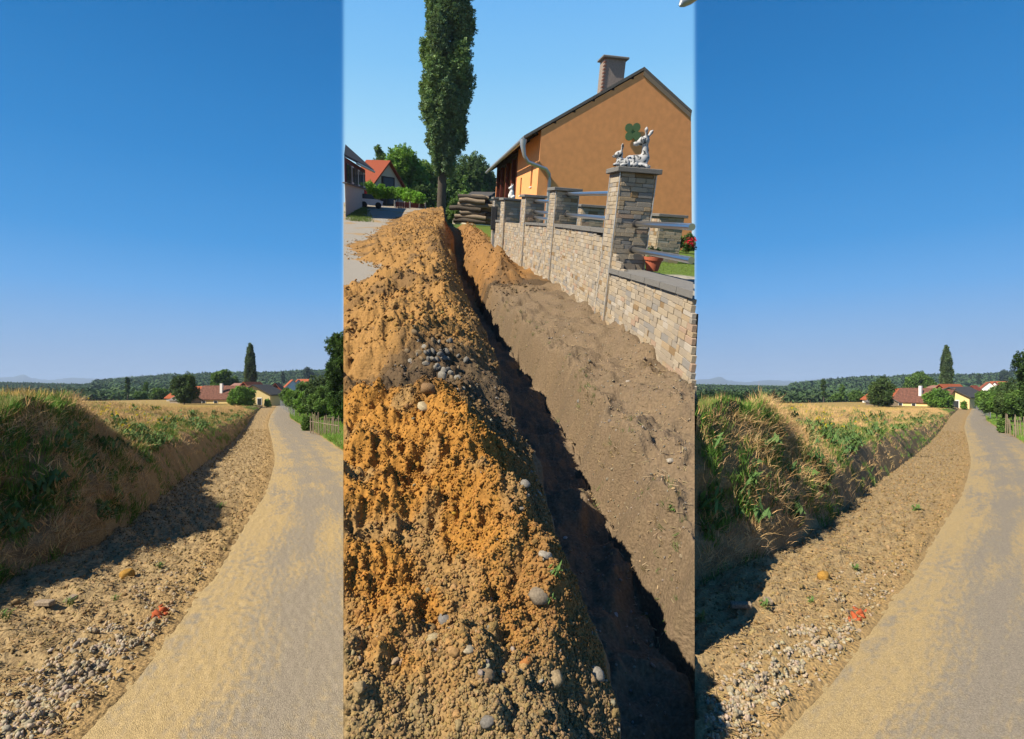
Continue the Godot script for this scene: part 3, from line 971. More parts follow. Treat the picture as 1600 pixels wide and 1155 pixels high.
	# hedge trees along the right of the lane
	var row := [[446, 95.0, 3.6, 3.0, mid], [453, 72.0, 3.3, 2.8, bright], [464, 60.0, 3.2, 2.6, mid], [476, 54.0, 3.0, 2.6, bright], [490, 52.0, 3.3, 2.9, dark], [504, 50.0, 3.4, 3.1, mid], [519, 52.0, 3.7, 3.4, dark], [529, 44.0, 2.3, 2.2, bright], [472, 84.0, 4.6, 4.2, mid], [500, 76.0, 5.0, 5.4, dark]]
	var names := ["farthest leafy tree of the hedge row right of the %s road", "bright small tree second from the far end of the hedge row, %s road", "mid green fruit tree in the middle of the hedge row, %s road", "bright leafy tree above the low bush in the hedge row, %s road", "dark tree behind the stake fence, left one, %s road", "green tree behind the stake fence, middle one, %s road", "dark tree behind the stake fence, right one, %s road", "low bright tree at the end of the stake fence, %s road", "broad tree rising behind the hedge row, %s road", "large dark tree behind the stake fence trees, %s road"]
	for k in row.size():
		var q = row[k]
		tree(names[k] % hand, "tree", e.call(q[0] + 5.0, q[1]), q[2], q[3] * 0.92, 1.0, q[4], 1500, 8, 0.2, "hedge_tree", "trees in the hedge row right of the %s road" % hand)
	bush("low dense bush at the near end of the stake fence, %s road" % hand, e.call(480.0, 38.0), 1.2, 0.75, mid, 900, 0.12)
	tree("big dark tree towering over the hedge of the %s road" % hand, "tree", e.call(543, 40.0), 7.8, 3.2, 0.6, Color(0.05, 0.1, 0.025), 5200, 14, 0.15, "tall_tree")
	# the shade tree beyond the edge of the frame, whose shadow lies on the near bank
	if du == 0.0:
		var c0 := Vector3(-6.9, -0.3, -4.8) + Vector3(-0.606, 0.682, 0.409) * 12.0
		tree("shade tree standing outside the view on the field left of the road", "tree", at(Vector3(c0.x, -0.4, c0.z)), c0.y + 1.0, 3.8, c0.y - 1.9, dark, 3600, 11, 0.34, "shade_tree")
	# the stake fence
	var f := thing("stake_fence", "fence of uneven grey wooden stakes on the grass right of the %s road" % hand, "fence", Transform3D(turn(484.0), rp(lx(484, 34.0), gy(34.0) + 0.05, 34.0)))
	for i in 20:
		var h := rnd(1.0, 1.4)
		part("stake", box_mesh(Vector3(0.04, h, 0.036), 0.006, Vector3(0, h / 2, 0)), M.wood, f, Transform3D(Basis.from_euler(Vector3(rnd(-0.05, 0.05), 0, rnd(-0.07, 0.07))), Vector3(i * 0.16 + rnd(-0.03, 0.03), 0, i * 0.2)))
	part("rail", box_mesh(Vector3(0.02, 0.035, 4.9), 0.0), M.wood, f, Transform3D(Basis(Vector3.UP, atan2(0.16, 0.2)), Vector3(1.52, 0.75, 1.9)))
	# the wire mesh fence further on
	f = thing("wire_fence", "pale wire fence with thin posts along the lane right of the %s road" % hand, "fence", e.call(438, 100.0))
	var feet := []
	for i in 9:
		var dd := 100.0 - i * 4.6
		feet.append(rp(lx(438.0 + i * 1.9 + 0.1 * i * i, dd), gy(dd), dd) - f.position)
		part("post", box_mesh(Vector3(0.07, 1.3, 0.07), 0.0, Vector3(0, 0.65, 0)), M.zinc, f, at(feet[i]))
	for k in 6:
		var s := Shape.new()
		var path := []
		var rr := []
		for q in feet:
			path.append(q + Vector3(0, 0.15 + k * 0.2, 0))
			rr.append(0.012)
		s.tube(path, rr, 4, false)
		part("wire", s.done(), M.zinc, f)

func hills() -> void:
	# wooded ridge behind the village and, far off, pale mountains; one set for each hand
	var ridge := [[-140, 599], [0, 598], [80, 600], [130, 601], [170, 597], [230, 592], [262, 589], [300, 589], [340, 586], [420, 586], [500, 582], [540, 584], [700, 588]]
	var v := PackedVector3Array()
	var c := PackedColorArray()
	var rows := 12
	var us := []
	for i in 61:
		us.append(-140.0 + i * 14.0)
	for r in rows:
		var f := r / float(rows - 1)
		for u in us:
			var d := 430.0 + 420.0 * f
			if du > 0 and u < -4:
				d += 0.0
			var uu: float = max(u, -6.0) if du > 0 else min(u, 545.0)
			var top := (HV - tab(ridge, uu)) / F * 850.0 - 3.0
			v.append(rp(lx(uu, d), lerpf(-8.0, top, sm(0.05, 0.98, f)) + 1.5 * n1.get_noise_2d(uu * 0.1, d * 0.02), d))
			c.append(Color(0.05, 0.08, 0.03))
	struct("wooded_hill", sheet(v, c, rows, us.size()), M.ground)
	var tr := []
	var co := []
	for i in 3200:
		var u := rnd(-60, 545) if du == 0 else rnd(-4, 560)
		var f := pow(rng.randf(), 0.75)
		var d := 430.0 + 420.0 * f
		var top := (HV - tab(ridge, u)) / F * 850.0 - 3.0
		var s := rnd(3.2, 6.0)
		if u < 150:
			s *= 0.6
		tr.append(Transform3D(Basis(Vector3.UP, rnd(0, TAU)) * Basis.from_scale(Vector3(s, s * rnd(0.8, 1.15), s)), rp(lx(u, d), lerpf(-8.0, top, sm(0.05, 0.98, f)) + s * 0.5, d)))
		co.append(shade_of(Color(0.045, 0.085, 0.03), 0.35))
	for i in 500:
		var d := rnd(230.0, 430.0)
		var u := rnd(-60, 420) if du == 0 else rnd(-4, 420)
		var s := rnd(2.5, 4.5)
		tr.append(Transform3D(Basis(Vector3.UP, rnd(0, TAU)) * Basis.from_scale(Vector3(s, s, s)), rp(lx(u, d), -8.6 + s * 0.5, d)))
		co.append(shade_of(Color(0.05, 0.09, 0.03), 0.35))
	copies("distant_wood", M.crown, M.leaf, tr, co, self, "dark wooded ridge along the skyline behind the village of the %s road" % hand, "wood")
	var far := [[-140, 592], [0, 590], [20, 589], [33, 585.5], [40, 586], [48, 591], [80, 594], [110, 590], [160, 592], [205, 587], [240, 590], [270, 584], [296, 586], [330, 592], [420, 592], [700, 594]]
	v = PackedVector3Array()
	c = PackedColorArray()
	var us2 := []
	for i in 140:
		us2.append(-140.0 + i * 5.0)
	for r in 5:
		var f := r / 4.0
		for u in us2:
			var uu: float = max(u, -6.0) if du > 0 else min(u, 545.0)
			var d := 4600.0 + 3000.0 * f
			var y: float = (HV - tab(far, uu) + 1.0 * n2.get_noise_2d(uu * 0.15, f * 3)) / F * 7600.0
			v.append(rp(lx(uu, d), lerpf(-60.0, y, sm(0, 1, f)), d))
			c.append(Color(0.08, 0.1, 0.07))
	struct("mountains", sheet(v, c, 5, us2.size()), M.ground)

# ------------------------------------------------------------------ the trench plot (its own slope; local frame: y up, -z ahead)
const WX := [[0.0, 2.0], [3.0, 1.95], [5.43, 1.86], [7.07, 1.74], [9.6, 1.43], [13.35, 0.91], [18.3, -0.17], [21.5, -1.03], [26.0, -1.8], [32.0, -2.7], [40.0, -3.9], [60.0, -7.0], [120.0, -16.0]]
const HEAP_H := [[0.7, 0.2], [1.1, 0.3], [1.5, 0.36], [2.2, 0.5], [2.95, 0.64], [3.25, 0.52], [3.75, 0.29], [4.3, 0.28], [5.0, 0.42], [5.7, 0.54], [6.3, 0.47], [8.0, 0.5], [11.0, 0.55], [16.0, 0.62], [22.0, 0.66], [30.0, 0.66], [38.0, 0.66], [46.0, 0.6], [52.0, 0.2]]
const HEAP_L := [[0.7, -3.4], [4.0, -3.7], [8.0, -4.6], [9.5, -5.2], [11.0, -4.0], [14.0, -3.9], [16.0, -5.0], [21.0, -5.6], [25.0, -5.3], [37.0, -5.2], [46.0, -4.6], [52.0, -4.0]]
const PIT_L := [[1.3, -1.55], [2.2, -1.66], [3.0, -1.77], [4.0, -1.86], [5.0, -1.97], [7.0, -2.12], [10.0, -2.32], [14.0, -2.36], [17.3, -2.1], [20.0, -1.9], [24.0, -1.6], [28.0, -1.35], [36.0, -1.15]]
const PIT_R := [[1.3, -0.42], [2.2, -0.6], [3.0, -0.76], [4.0, -0.88], [6.0, -0.98], [9.0, -1.25], [12.0, -1.5], [14.0, -1.55], [17.3, -1.3], [20.0, -1.12], [24.0, -0.85], [28.0, -0.6], [36.0, -0.45]]

func mray(u: float, v: float) -> Vector3:
	return PLOT.inverse() * Vector3((u - CX) / F, (HV - v) / F, -1.0)

func m_z(u: float, v: float, z: float) -> Vector3:      # the point at distance z ahead
	var r := mray(u, v)
	return r * (z / -r.z)

func m_y(u: float, v: float, y: float) -> Vector3:
	var r := mray(u, v)
	return r * (y / r.y)

func mt(p: Vector3, yaw := 0.0) -> Transform3D:
	return Transform3D(PLOT * Basis(Vector3.UP, yaw), PLOT * p)

func edge(u: float, y: float, z: float) -> float:       # x where the plot's side boundary lies
	var k := (u - CX) / F
	var o := PLOT * Vector3(0, y, -z)
	return (-k * o.z - o.x) / (PLOT.x.x + k * PLOT.x.z)

func wx(z: float) -> float:
	return tab(WX, z)

func plot_y(x: float, z: float) -> float:
	var q := x - wx(z)
	var left := -1.6 + 1.4 * sm(20.0, 62.0, z) if q < -1.7 else -1.6
	if q > 0.2:
		return -0.95 - 0.3 * sm(9.0, 28.0, z) - 2.0 * sm(45, 100, z) + 0.02 * n1.get_noise_2d(x, z)
	var y := left
	if z > 50.0:
		y -= 5.0 * sm(60.0, 110.0, z)
	var rough := n1.get_noise_2d(x * 1.3, z * 1.3) * 0.15 + n2.get_noise_2d(x * 3.2, z * 3.2) * 0.075 + n2.get_noise_2d(x * 9.0 + 70, z * 9.0) * 0.04 * (1.0 - 0.7 * sm(6.0, 12.0, z)) + n3.get_noise_2d(x * 22, z * 22) * 0.018 * (1.0 - sm(2.6, 4.0, z))
	rough *= lerpf(0.6, 1.0, sm(1.3, 2.1, z))
	var hl := clamp_tab(HEAP_L, z)
	var h := clamp_tab(HEAP_H, z)
	var pl := clamp_tab(PIT_L, z) + 0.09 * n1.get_noise_2d(3.0, z * 1.1) + 0.03 * n2.get_noise_2d(8.0, z * 4.0)
	var pr := clamp_tab(PIT_R, z) + 0.1 * n1.get_noise_2d(13.0, z * 1.0) + 0.04 * n2.get_noise_2d(18.0, z * 3.0)
	var crest := pl - lerpf(0.25, 0.52, sm(1.7, 3.0, z)) - 0.1 * n2.get_noise_2d(31.0, z * 2.0)
	hl += 0.35 * n1.get_noise_2d(z * 0.8, 77.0) + 0.12 * n2.get_noise_2d(z * 4.0, 78.0)
	if q <= pl:
		if z > 52.0 or q < hl:
			return y + 0.012 * n1.get_noise_2d(x * 0.5, z * 0.5)
		if q < crest:
			var s := sm(hl, crest, q)
			y += h * pow(s, 0.72) + rough * sm(0.0, 0.2, s) * 1.25
		else:
			var s := (q - crest) / (pl - crest)
			y += h * (1.0 - 0.95 * pow(s, 1.05)) + rough * (1.0 - 0.5 * s)
	elif q >= pr - 0.16:
		var s := sm(pr, 0.0, q)
		y += lerpf(-0.24, 0.0, s) + rough * 0.95
		y -= 0.74 * pow(clampf((pr + 0.04 - q) / 0.2, 0.0, 1.0), 1.15)
		if z > 9.0:
			y += 0.55 * sm(13.0, 17.0, z) * (1.0 - sm(40.0, 46.0, z)) * exp(-pow((q - pr - 0.5) / 0.36, 2.0)) * (1.0 + 2.0 * rough)
	else:
		var wallk := sm(pl, pl + 0.12, q)
		var bottom := -0.9 + 0.06 * n2.get_noise_2d(x * 3, z * 3) + 0.05 * n1.get_noise_2d(x * 2.0, z)
		y += lerpf(h * 0.05, bottom, wallk) + rough * 0.45
		if z > 34.0:
			y = lerpf(y, -1.6 + rough, sm(34.0, 40.0, z))
	return y

func pp(x: float, z: float, up := 0.0) -> Vector3:
	return Vector3(x, plot_y(x, z) + up, -z)

func soil_color(x: float, z: float, y: float) -> Color:
	var q := x - wx(z)
	var w := 0.35 * n1.get_noise_2d(x * 1.5 + 20, z * 1.5) + 0.2 * n2.get_noise_2d(x * 6, z * 6)
	var ochre := Color(0.46, 0.225, 0.05)
	var tan := Color(0.4, 0.225, 0.075)
	var grey := Color(0.34, 0.245, 0.12)
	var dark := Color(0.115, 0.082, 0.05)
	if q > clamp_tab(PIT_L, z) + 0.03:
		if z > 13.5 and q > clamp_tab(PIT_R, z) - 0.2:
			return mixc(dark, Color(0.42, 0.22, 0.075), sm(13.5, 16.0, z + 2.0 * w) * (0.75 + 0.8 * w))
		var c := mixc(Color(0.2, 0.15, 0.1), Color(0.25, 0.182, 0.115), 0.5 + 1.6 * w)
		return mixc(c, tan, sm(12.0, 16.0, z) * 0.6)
	var c := mixc(grey, ochre, sm(1.1, 1.75, z + 0.9 * w + 0.25 * (q + 2.4)))
	c = mixc(c, grey, 0.6 * sm(0.0, 0.4, n1.get_noise_2d(x * 2.2 + 51, z * 2.0)))
	c = mixc(c, tan, sm(3.6, 4.6, z + 1.2 * w))
	var band := sm(2.9, 3.5, z + 0.9 * w) * (1.0 - sm(4.7, 5.7, z + 1.3 * w - 0.5 * (q + 2.3)))  # dark gravel colour, spread wider to paint in a shadow across the heap
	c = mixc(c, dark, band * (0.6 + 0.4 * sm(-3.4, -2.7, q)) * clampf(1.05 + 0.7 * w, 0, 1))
	c = mixc(c, Color(0.2, 0.125, 0.06), 0.85 * sm(6.0, 9.0, z) * sm(-0.05, 0.25, 0.35 * n1.get_noise_2d(x * 0.7, z * 0.5) + 0.3 * n2.get_noise_2d(x * 2.0, z * 1.6)))
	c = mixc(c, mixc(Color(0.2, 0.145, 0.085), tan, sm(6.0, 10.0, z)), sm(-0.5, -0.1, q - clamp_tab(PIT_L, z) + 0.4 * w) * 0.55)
	return c

func plot_ground() -> void:
	var zs := depths(0.82, 115.0, 540)
	var wide := 320
	var v := PackedVector3Array()
	var c := PackedColorArray()
	var zone := PackedByteArray()
	var left := []
	var right := []
	for z: float in zs:
		var xl := edge(536.6, -1.3, z)
		for k in 4:
			xl = edge(536.6, plot_y(xl, z), z)
		var xr := edge(1085.4, -1.6, z)
		for k in 12:
			xr = lerpf(xr, edge(1085.4, plot_y(xr, z), z), 0.5)
		var a := wx(z) - 2.15
		var b := wx(z) - 0.85
		for i in wide:
			var x: float
			if i < 180:
				x = lerpf(xl, max(a, xl), i / 179.0)
			elif i < 280:
				x = lerpf(max(a, xl), b, (i - 179) / 100.0)
			else:
				x = lerpf(b, max(b + 0.01, xr), (i - 279) / 40.0)
			x = clampf(x, xl, xr)
			var y := plot_y(x, z)
			if i == 0 or i == wide - 1:
				x = edge(536.6 if i == 0 else 1085.4, y, z)
			v.append(Vector3(x, y, -z))
			var q := x - wx(z)
			var kind := 0
			if q > 0.3:
				kind = 2
				c.append(mixc(Color(0.13, 0.2, 0.035), Color(0.42, 0.4, 0.34), sm(11.2, 10.6, z + 0.2 * n2.get_noise_2d(x * 2, z))))
			elif q < clamp_tab(HEAP_L, z) + 0.35 * n1.get_noise_2d(z * 0.8, 77.0) + 0.12 * n2.get_noise_2d(z * 4.0, 78.0) or z > 52.0:
				kind = 1
				c.append(mixc(Color(0.38, 0.355, 0.31), Color(0.42, 0.3, 0.16), sm(0.15, 0.5, n1.get_noise_2d(x * 0.6, z * 0.4))) if q < -2.0 and z < 62 else Color(0.09, 0.14, 0.03))
			else:
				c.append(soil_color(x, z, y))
			zone.append(kind)
			if i == 0:
				left.append(v[v.size() - 1])
			if i == wide - 1:
				right.append(v[v.size() - 1])
	var frame := Transform3D(PLOT, Vector3.ZERO)
	for k in 3:
		var keep := func(r: int, i: int) -> bool:
			return zone[r * wide + i] == k
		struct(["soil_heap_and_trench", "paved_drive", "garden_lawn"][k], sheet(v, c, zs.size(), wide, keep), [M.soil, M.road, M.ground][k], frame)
	# the cut earth at both sides, and the retaining walls that hold the plot above the two roads
	for side in 2:
		var edge_pts: Array = [left, right][side]
		var s := Shape.new()
		var skirt := Shape.new()
		skirt.tint = Color(0.2, 0.14, 0.08)
		for i in edge_pts.size() - 1:
			var a: Vector3 = PLOT * edge_pts[i]
			var b: Vector3 = PLOT * edge_pts[i + 1]
			var k := Vector3(0.004 if side == 0 else -0.004, 0, 0)
			skirt.face(a, b, b + k * -b.z + Vector3.DOWN * 0.5, a + k * -a.z + Vector3.DOWN * 0.5, -k)
		struct("cut_earth_edge", skirt.done(), M.soil)
		for i in range(0, edge_pts.size() - 1, 3):
			var a: Vector3 = PLOT * edge_pts[i] + Vector3(0, -0.7, 0)
			var b: Vector3 = PLOT * edge_pts[min(i + 3, edge_pts.size() - 1)] + Vector3(0, -0.7, 0)
			var sgn := 1.0 if side == 0 else -1.0
			var ka := Vector3(sgn * 0.004 * -a.z, 0, 0)
			var kb := Vector3(sgn * 0.004 * -b.z, 0, 0)
			var a0 := Vector3(a.x, gy(-a.z) - 1.2, a.z)
			var b0 := Vector3(b.x, gy(-b.z) - 1.2, b.z)
			if a.y < a0.y + 0.02 or b.y < b0.y + 0.02:
				continue
			s.face(a + ka, b + kb, b0 + kb, a0 + ka, -ka)
			s.face(a + ka * 5, b + kb * 5, b0 + kb * 5, a0 + ka * 5, ka)
			s.face(a + ka, b + kb, b + kb * 5, a + ka * 5, Vector3.UP)
		single("retaining_wall", ["tall concrete retaining wall between the left hand road and the trench plot", "tall concrete retaining wall between the trench plot and the right hand bank"][side], "wall", s.done(), M.concrete)

func plot_clutter() -> void:
	var frame := Transform3D(PLOT, Vector3.ZERO)
	# clods: the nearer, the finer
	for k in 3:
		var tr := []
		var co := []
		for i in [42000, 9000, 10000][k]:
			var z: float = [near_pick(0.95, 3.4, 1.0), near_pick(0.95, 9.0, 1.0), near_pick(5.0, 40.0, 1.0)][k]
			var q: float = clamp_tab(PIT_L, z) + 0.02 - absf(rng.randfn()) * [0.75, 0.9, 1.9][k]
			if q < clamp_tab(HEAP_L, z) - 0.4:
				continue
			if k == 2 and i % 4 == 0:                       # and on the spoil right of the trench
				z = rnd(12.0, 40.0)
				q = clamp_tab(PIT_R, z) + rnd(-0.2, 1.1)
			var x := wx(z) + q
			if x < edge(538.0, -1.1, z):
				continue
			var p := pp(x, z)
			var s: float = [rnd(0.002, 0.007), rnd(0.004, 0.012) * (0.8 if rng.randf() < 0.93 else 1.5), rnd(0.008, 0.022) * (1.0 + 0.02 * z)][k]
			tr.append(Transform3D(spin() * Basis.from_scale(Vector3(s, s * rnd(0.7, 1.0), s)), p + Vector3(0, s * 0.25, 0)))
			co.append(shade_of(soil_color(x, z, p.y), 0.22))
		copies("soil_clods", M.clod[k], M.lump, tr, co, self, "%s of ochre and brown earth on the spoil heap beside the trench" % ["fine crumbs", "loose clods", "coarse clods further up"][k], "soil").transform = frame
	# pebbles in the earth, mostly in the grey front and on the trench banks
	var tr := []
	var co := []
	for i in 4200:
		var z := near_pick(1.2, 14.0, 1.0)
		var q: float
		if i < 600:
			q = clamp_tab(PIT_L, z) + 0.1 - absf(rng.randfn()) * 0.8
			if z > 1.7 and z < 3.0 and rng.randf() < 0.8:
				continue
		elif i < 3200:
			q = rnd(clamp_tab(PIT_R, z) - 0.1, -0.02)
		else:
			q = rnd(clamp_tab(PIT_L, z) - 0.1, clamp_tab(PIT_R, z))
		var x := wx(z) + q
		if x < edge(538.0, -1.1, z) or x > edge(1083.0, -1.6, z):
			continue
		var s := rnd(0.003, 0.011) * (1.0 if rng.randf() < 0.93 else 1.8)
		tr.append(Transform3D(spin() * Basis.from_scale(Vector3(s, s * 0.8, s)), pp(x, z, s * 0.3)))
		co.append(shade_of([Color(0.33, 0.29, 0.23), Color(0.25, 0.22, 0.18), Color(0.37, 0.27, 0.15)][i % 3], 0.25))
	copies("small_pebbles", M.stone[0], M.pebble, tr, co, self, "small river pebbles scattered through the earth round the trench", "pebbles").transform = frame
	# rounded cobbles one can pick out
	var spot := func(u: float, v: float) -> Vector3:      # where the ray meets the heap
		var r := mray(u, v)
		var s := 0.8
		while s < 60.0:
			var p := r * s
			if p.y < plot_y(p.x, -p.z):
				break
			s += 0.01 + s * 0.004
		return r * s
	var named := [[389, "", 0.0, 0]]
	named = [[663, 640, 0.04, "large pale smooth stone on the ridge of the ochre mound", Color(0.5, 0.42, 0.27)],
		[670, 612, 0.048, "big brown clod stone behind the pale stone on the dark mound", Color(0.28, 0.17, 0.08)],
		[819, 759, 0.032, "smooth grey oval stone on the trench lip, higher of the pair", Color(0.33, 0.31, 0.27)],
		[822, 776, 0.018, "small pale stone just below the grey oval stone on the trench lip", Color(0.4, 0.36, 0.28)],
		[697, 971, 0.026, "grey speckled egg shaped stone on the lower ochre slope", Color(0.23, 0.22, 0.21)],
		[672, 984, 0.02, "round brown lump left of the grey speckled stone", Color(0.3, 0.2, 0.09)],
		[852, 870, 0.022, "pale flat stone standing on edge at the trench lip", Color(0.4, 0.36, 0.3)],
		[843, 935, 0.036, "big grey brown stone at the trench lip beside the yellow weed", Color(0.27, 0.22, 0.16)],
		[883, 842, 0.022, "white flat stone on the dark trench floor", Color(0.52, 0.5, 0.46)],
		[865, 1063, 0.028, "long tan stone low on the trench side slope", Color(0.36, 0.28, 0.17)],
		[820, 1036, 0.018, "orange stone fragment low on the grey slope", Color(0.47, 0.2, 0.06)],
		[757, 1058, 0.024, "brown round stone low on the grey slope", Color(0.3, 0.22, 0.13)],
		[710, 1020, 0.022, "wedge of orange brown stone in the grey slope", Color(0.4, 0.24, 0.1)],
		[732, 1018, 0.018, "pale sliver of stone beside the orange brown wedge", Color(0.45, 0.38, 0.26)],
		[762, 1130, 0.02, "dark grey stone at the lower edge of the heap", Color(0.2, 0.185, 0.165)],
		[675, 1000, 0.018, "small pale upright stone under the round brown lump", Color(0.42, 0.34, 0.2)],
		[709, 803, 0.016, "yellow stone high on the ochre mound", Color(0.6, 0.36, 0.05)],
		[812, 797, 0.02, "twin pale stones' larger one near the trench lip", Color(0.36, 0.31, 0.24)],
		[981, 598, 0.035, "pale angular stone on the brown bank below the wall", Color(0.42, 0.37, 0.32)],
		[1047, 722, 0.03, "pale round stone on the brown bank at the right", Color(0.42, 0.38, 0.32)],
		[1012, 960, 0.02, "grey stone deep in the trench side", Color(0.27, 0.26, 0.25)],
		[962, 962, 0.018, "whitish stone lying on the trench floor", Color(0.42, 0.41, 0.4)],
		[930, 1057, 0.026, "rounded grey stone on the trench lip near the lower edge", Color(0.33, 0.3, 0.25)],
		[905, 628, 0.03, "grey stone sticking out of the far trench side", Color(0.25, 0.24, 0.23)]]
	for k in named.size():
		var e = named[k]
		var p: Vector3 = spot.call(e[0], e[1])
		var m := mat(lin(e[4].r, e[4].g, e[4].b), 0.8, M.pebble.albedo_texture, 7.0)
		var big: float = e[2] * 1.0
		single("cobble", e[3], "stone", M.stone[k % 3], m, Transform3D(PLOT * Basis.from_euler(Vector3(rnd(-0.4, 0.4), rnd(0, TAU), rnd(-0.4, 0.4))) * Basis.from_scale(Vector3(big * rnd(1.0, 1.25), big * 0.85, big)), PLOT * (p + Vector3(0, big * 0.35, 0))))
	var first: MeshInstance3D = null
	for k in 46:
		var u := 672 + rng.randfn() * 26.0 + (k % 3) * 6
		var v := 565 + rng.randfn() * 20.0
		var p: Vector3 = spot.call(u, clampf(v, 522, 603))
		var s := rnd(0.017, 0.036)
		var o: MeshInstance3D
		if first == null:
			o = single("mound_pebble", "pale rounded river pebble in the cluster on the dark gravel mound with painted shade", "pebble", M.stone[0], M.pebble_pale, Transform3D(), "river pebbles clustered on the dark mound")
			first = o
		else:
			o = first.duplicate()
			o.name = numbered("mound_pebble")
			add_child(o)
			o.mesh = M.stone[k % 3]
			o.material_override = [M.pebble_pale, M.pebble_grey, M.pebble_tan][k % 3]
		o.transform = Transform3D(PLOT * spin() * Basis.from_scale(Vector3(s * 1.15, s * 0.8, s)), PLOT * (p + Vector3(0, s * 0.3, 0)))
	# weeds and roots along the trench edges
	tr = []
	co = []
	for i in 700:
		var z := near_pick(1.8, 12.0, 1.0)
		var q := clamp_tab(PIT_R, z) + rng.randfn() * 0.1
		if n1.get_noise_2d(z * 1.7, 120) < -0.05:
			continue
		var x := wx(z) + q
		if x > edge(1083.0, -1.7, z):
			continue
		var s := rnd(0.03, 0.1)
		tr.append(stand(pp(x, z, -0.01), Vector3(s, s, s), 1.0))
		co.append(shade_of(Color(0.07, 0.12, 0.03) if rng.randf() < 0.6 else Color(0.25, 0.19, 0.1), 0.3))
	copies("trench_edge_grass", M.tuft_g, M.blade, tr, co, self, "torn grass and weeds hanging along the right edge of the trench", "grass").transform = frame
	tr = []
	co = []
	for i in 1500:
		var z := near_pick(1.6, 13.0, 1.0)
		var x := wx(z) + rnd(clamp_tab(PIT_R, z) - 0.2, -0.05)
		if x > edge(1083.0, -1.6, z):
			continue
		var l := rnd(0.02, 0.08)
		tr.append(Transform3D(Basis.from_euler(Vector3(rnd(-0.4, 0.4), rnd(0, TAU), rnd(-0.5, 0.5))) * Basis.from_scale(Vector3(l, 0.003, 0.004)), pp(x, z, 0.006)))
		co.append(shade_of(Color(0.3, 0.23, 0.14), 0.3))
	copies("root_litter", M.stalk, M.straw, tr, co, self, "dry roots and straw bits on the brown bank between trench and stone wall", "roots").transform = frame
	for e in [[868, 899, 0.034, "small bright green weed on the trench lip beside the big grey brown stone"], [858, 942, 0.03, "yellowish weed at the trench lip below the green weed"], [690, 492, 0.034, "low green weed on top of the middle mound"], [1052, 800, 0.04, "leafy weed at the right end of the trench edge"]]:
		var t := thing("weed", e[3], "weed", mt(spot.call(e[0], e[1])))
		part("leaves", M.weed, M.leaf_green, t, Transform3D(Basis.from_scale(Vector3.ONE * e[2]), Vector3(0, e[2] * 0.4, 0)))
		part("stalks", M.tuft_g, M.blade_green, t, Transform3D(Basis.from_scale(Vector3.ONE * e[2] * 1.2), Vector3(0, -0.01, 0)))

# ------------------------------------------------------------------ the stone wall and its pillars
var stones_left := 290

func stone_face(a: Vector3, b: Vector3, top_a: float, top_b: float, low: float, out: Vector3, parent: Node, each: bool, course: float, lens: Vector2, cut := true, rest: Shape = null, limit := 1083.5) -> void:
	# courses of split stone from a to b (plan points), outward «out»; stones become parts while each is on
	var dir := (b - a)
	dir.y = 0
	var len_ := dir.length()
	dir = dir.normalized()
	var y := low
	var fr := Basis(dir, Vector3.UP, dir.cross(Vector3.UP))
	if fr.z.dot(out) < 0:
		fr = Basis(-dir, Vector3.UP, -dir.cross(Vector3.UP))
	var row := 0
	while y < max(top_a, top_b):
		var h := course * rnd(0.75, 1.25)
		var smin := 0.0
		while cut and smin < len_ and (a + dir * smin).x > edge(limit, y + h / 2, -(a + dir * smin).z):
			smin += 0.008
		var s := smin - rnd(0, lens.x)
		while s < len_:
			var l := rnd(lens.x, lens.y)
			var s0: float = max(s, smin)
			var s1: float = min(s + l, len_)
			s += l
			if s1 - s0 < 0.02:
				continue
			var mid := (s0 + s1) / 2
			var top := lerpf(top_a, top_b, mid / len_)
			var hh: float = min(h, top - y)
			if hh < 0.012:
				continue
			var p := a + dir * mid
			p.y = y + hh / 2
			var deep := 0.05
			var proud := rnd(-0.004, 0.012)
			p += out * (proud - deep / 2 + 0.012)
			var size := Vector3(s1 - s0 - 0.004, hh - 0.004, deep)
			var which := 0
			var x := rng.randf()
			which = 0 if x < 0.24 else 1 if x < 0.46 else 2 if x < 0.62 else 3 if x < 0.74 else 4 if x < 0.82 else 5 if x < 0.88 else 6 if x < 0.94 else 7 if x < 0.985 else 8
			var tr := Transform3D(fr * Basis(Vector3.BACK, rnd(-0.012, 0.012)), p)
			if each and stones_left > 0:
				stones_left -= 1
				part("stone", M.block[rng.randi() % 4], M.stones[which], parent, Transform3D(tr.basis * Basis.from_scale(size), p))
			else:
				var q: Shape = rest_shape(parent, which)
				q.box(tr, size, 0.004)
		y += h
		row += 1

var rests := {}

func rest_shape(parent: Node, which: int) -> Shape:
	var key := [parent.get_instance_id(), which]
	if not rests.has(key):
		rests[key] = Shape.new()
	return rests[key]

func flush_rest(parent: Node) -> void:
	for which in 9:
		var key := [parent.get_instance_id(), which]
		if rests.has(key):
			var o := part("stonework", rests[key].done(), M.stones[which], parent)
			o.set_meta("kind", "stuff")

func wall_pt(z: float, q := 0.0) -> Vector3:
	return Vector3(wx(z) + q, 0, -z)

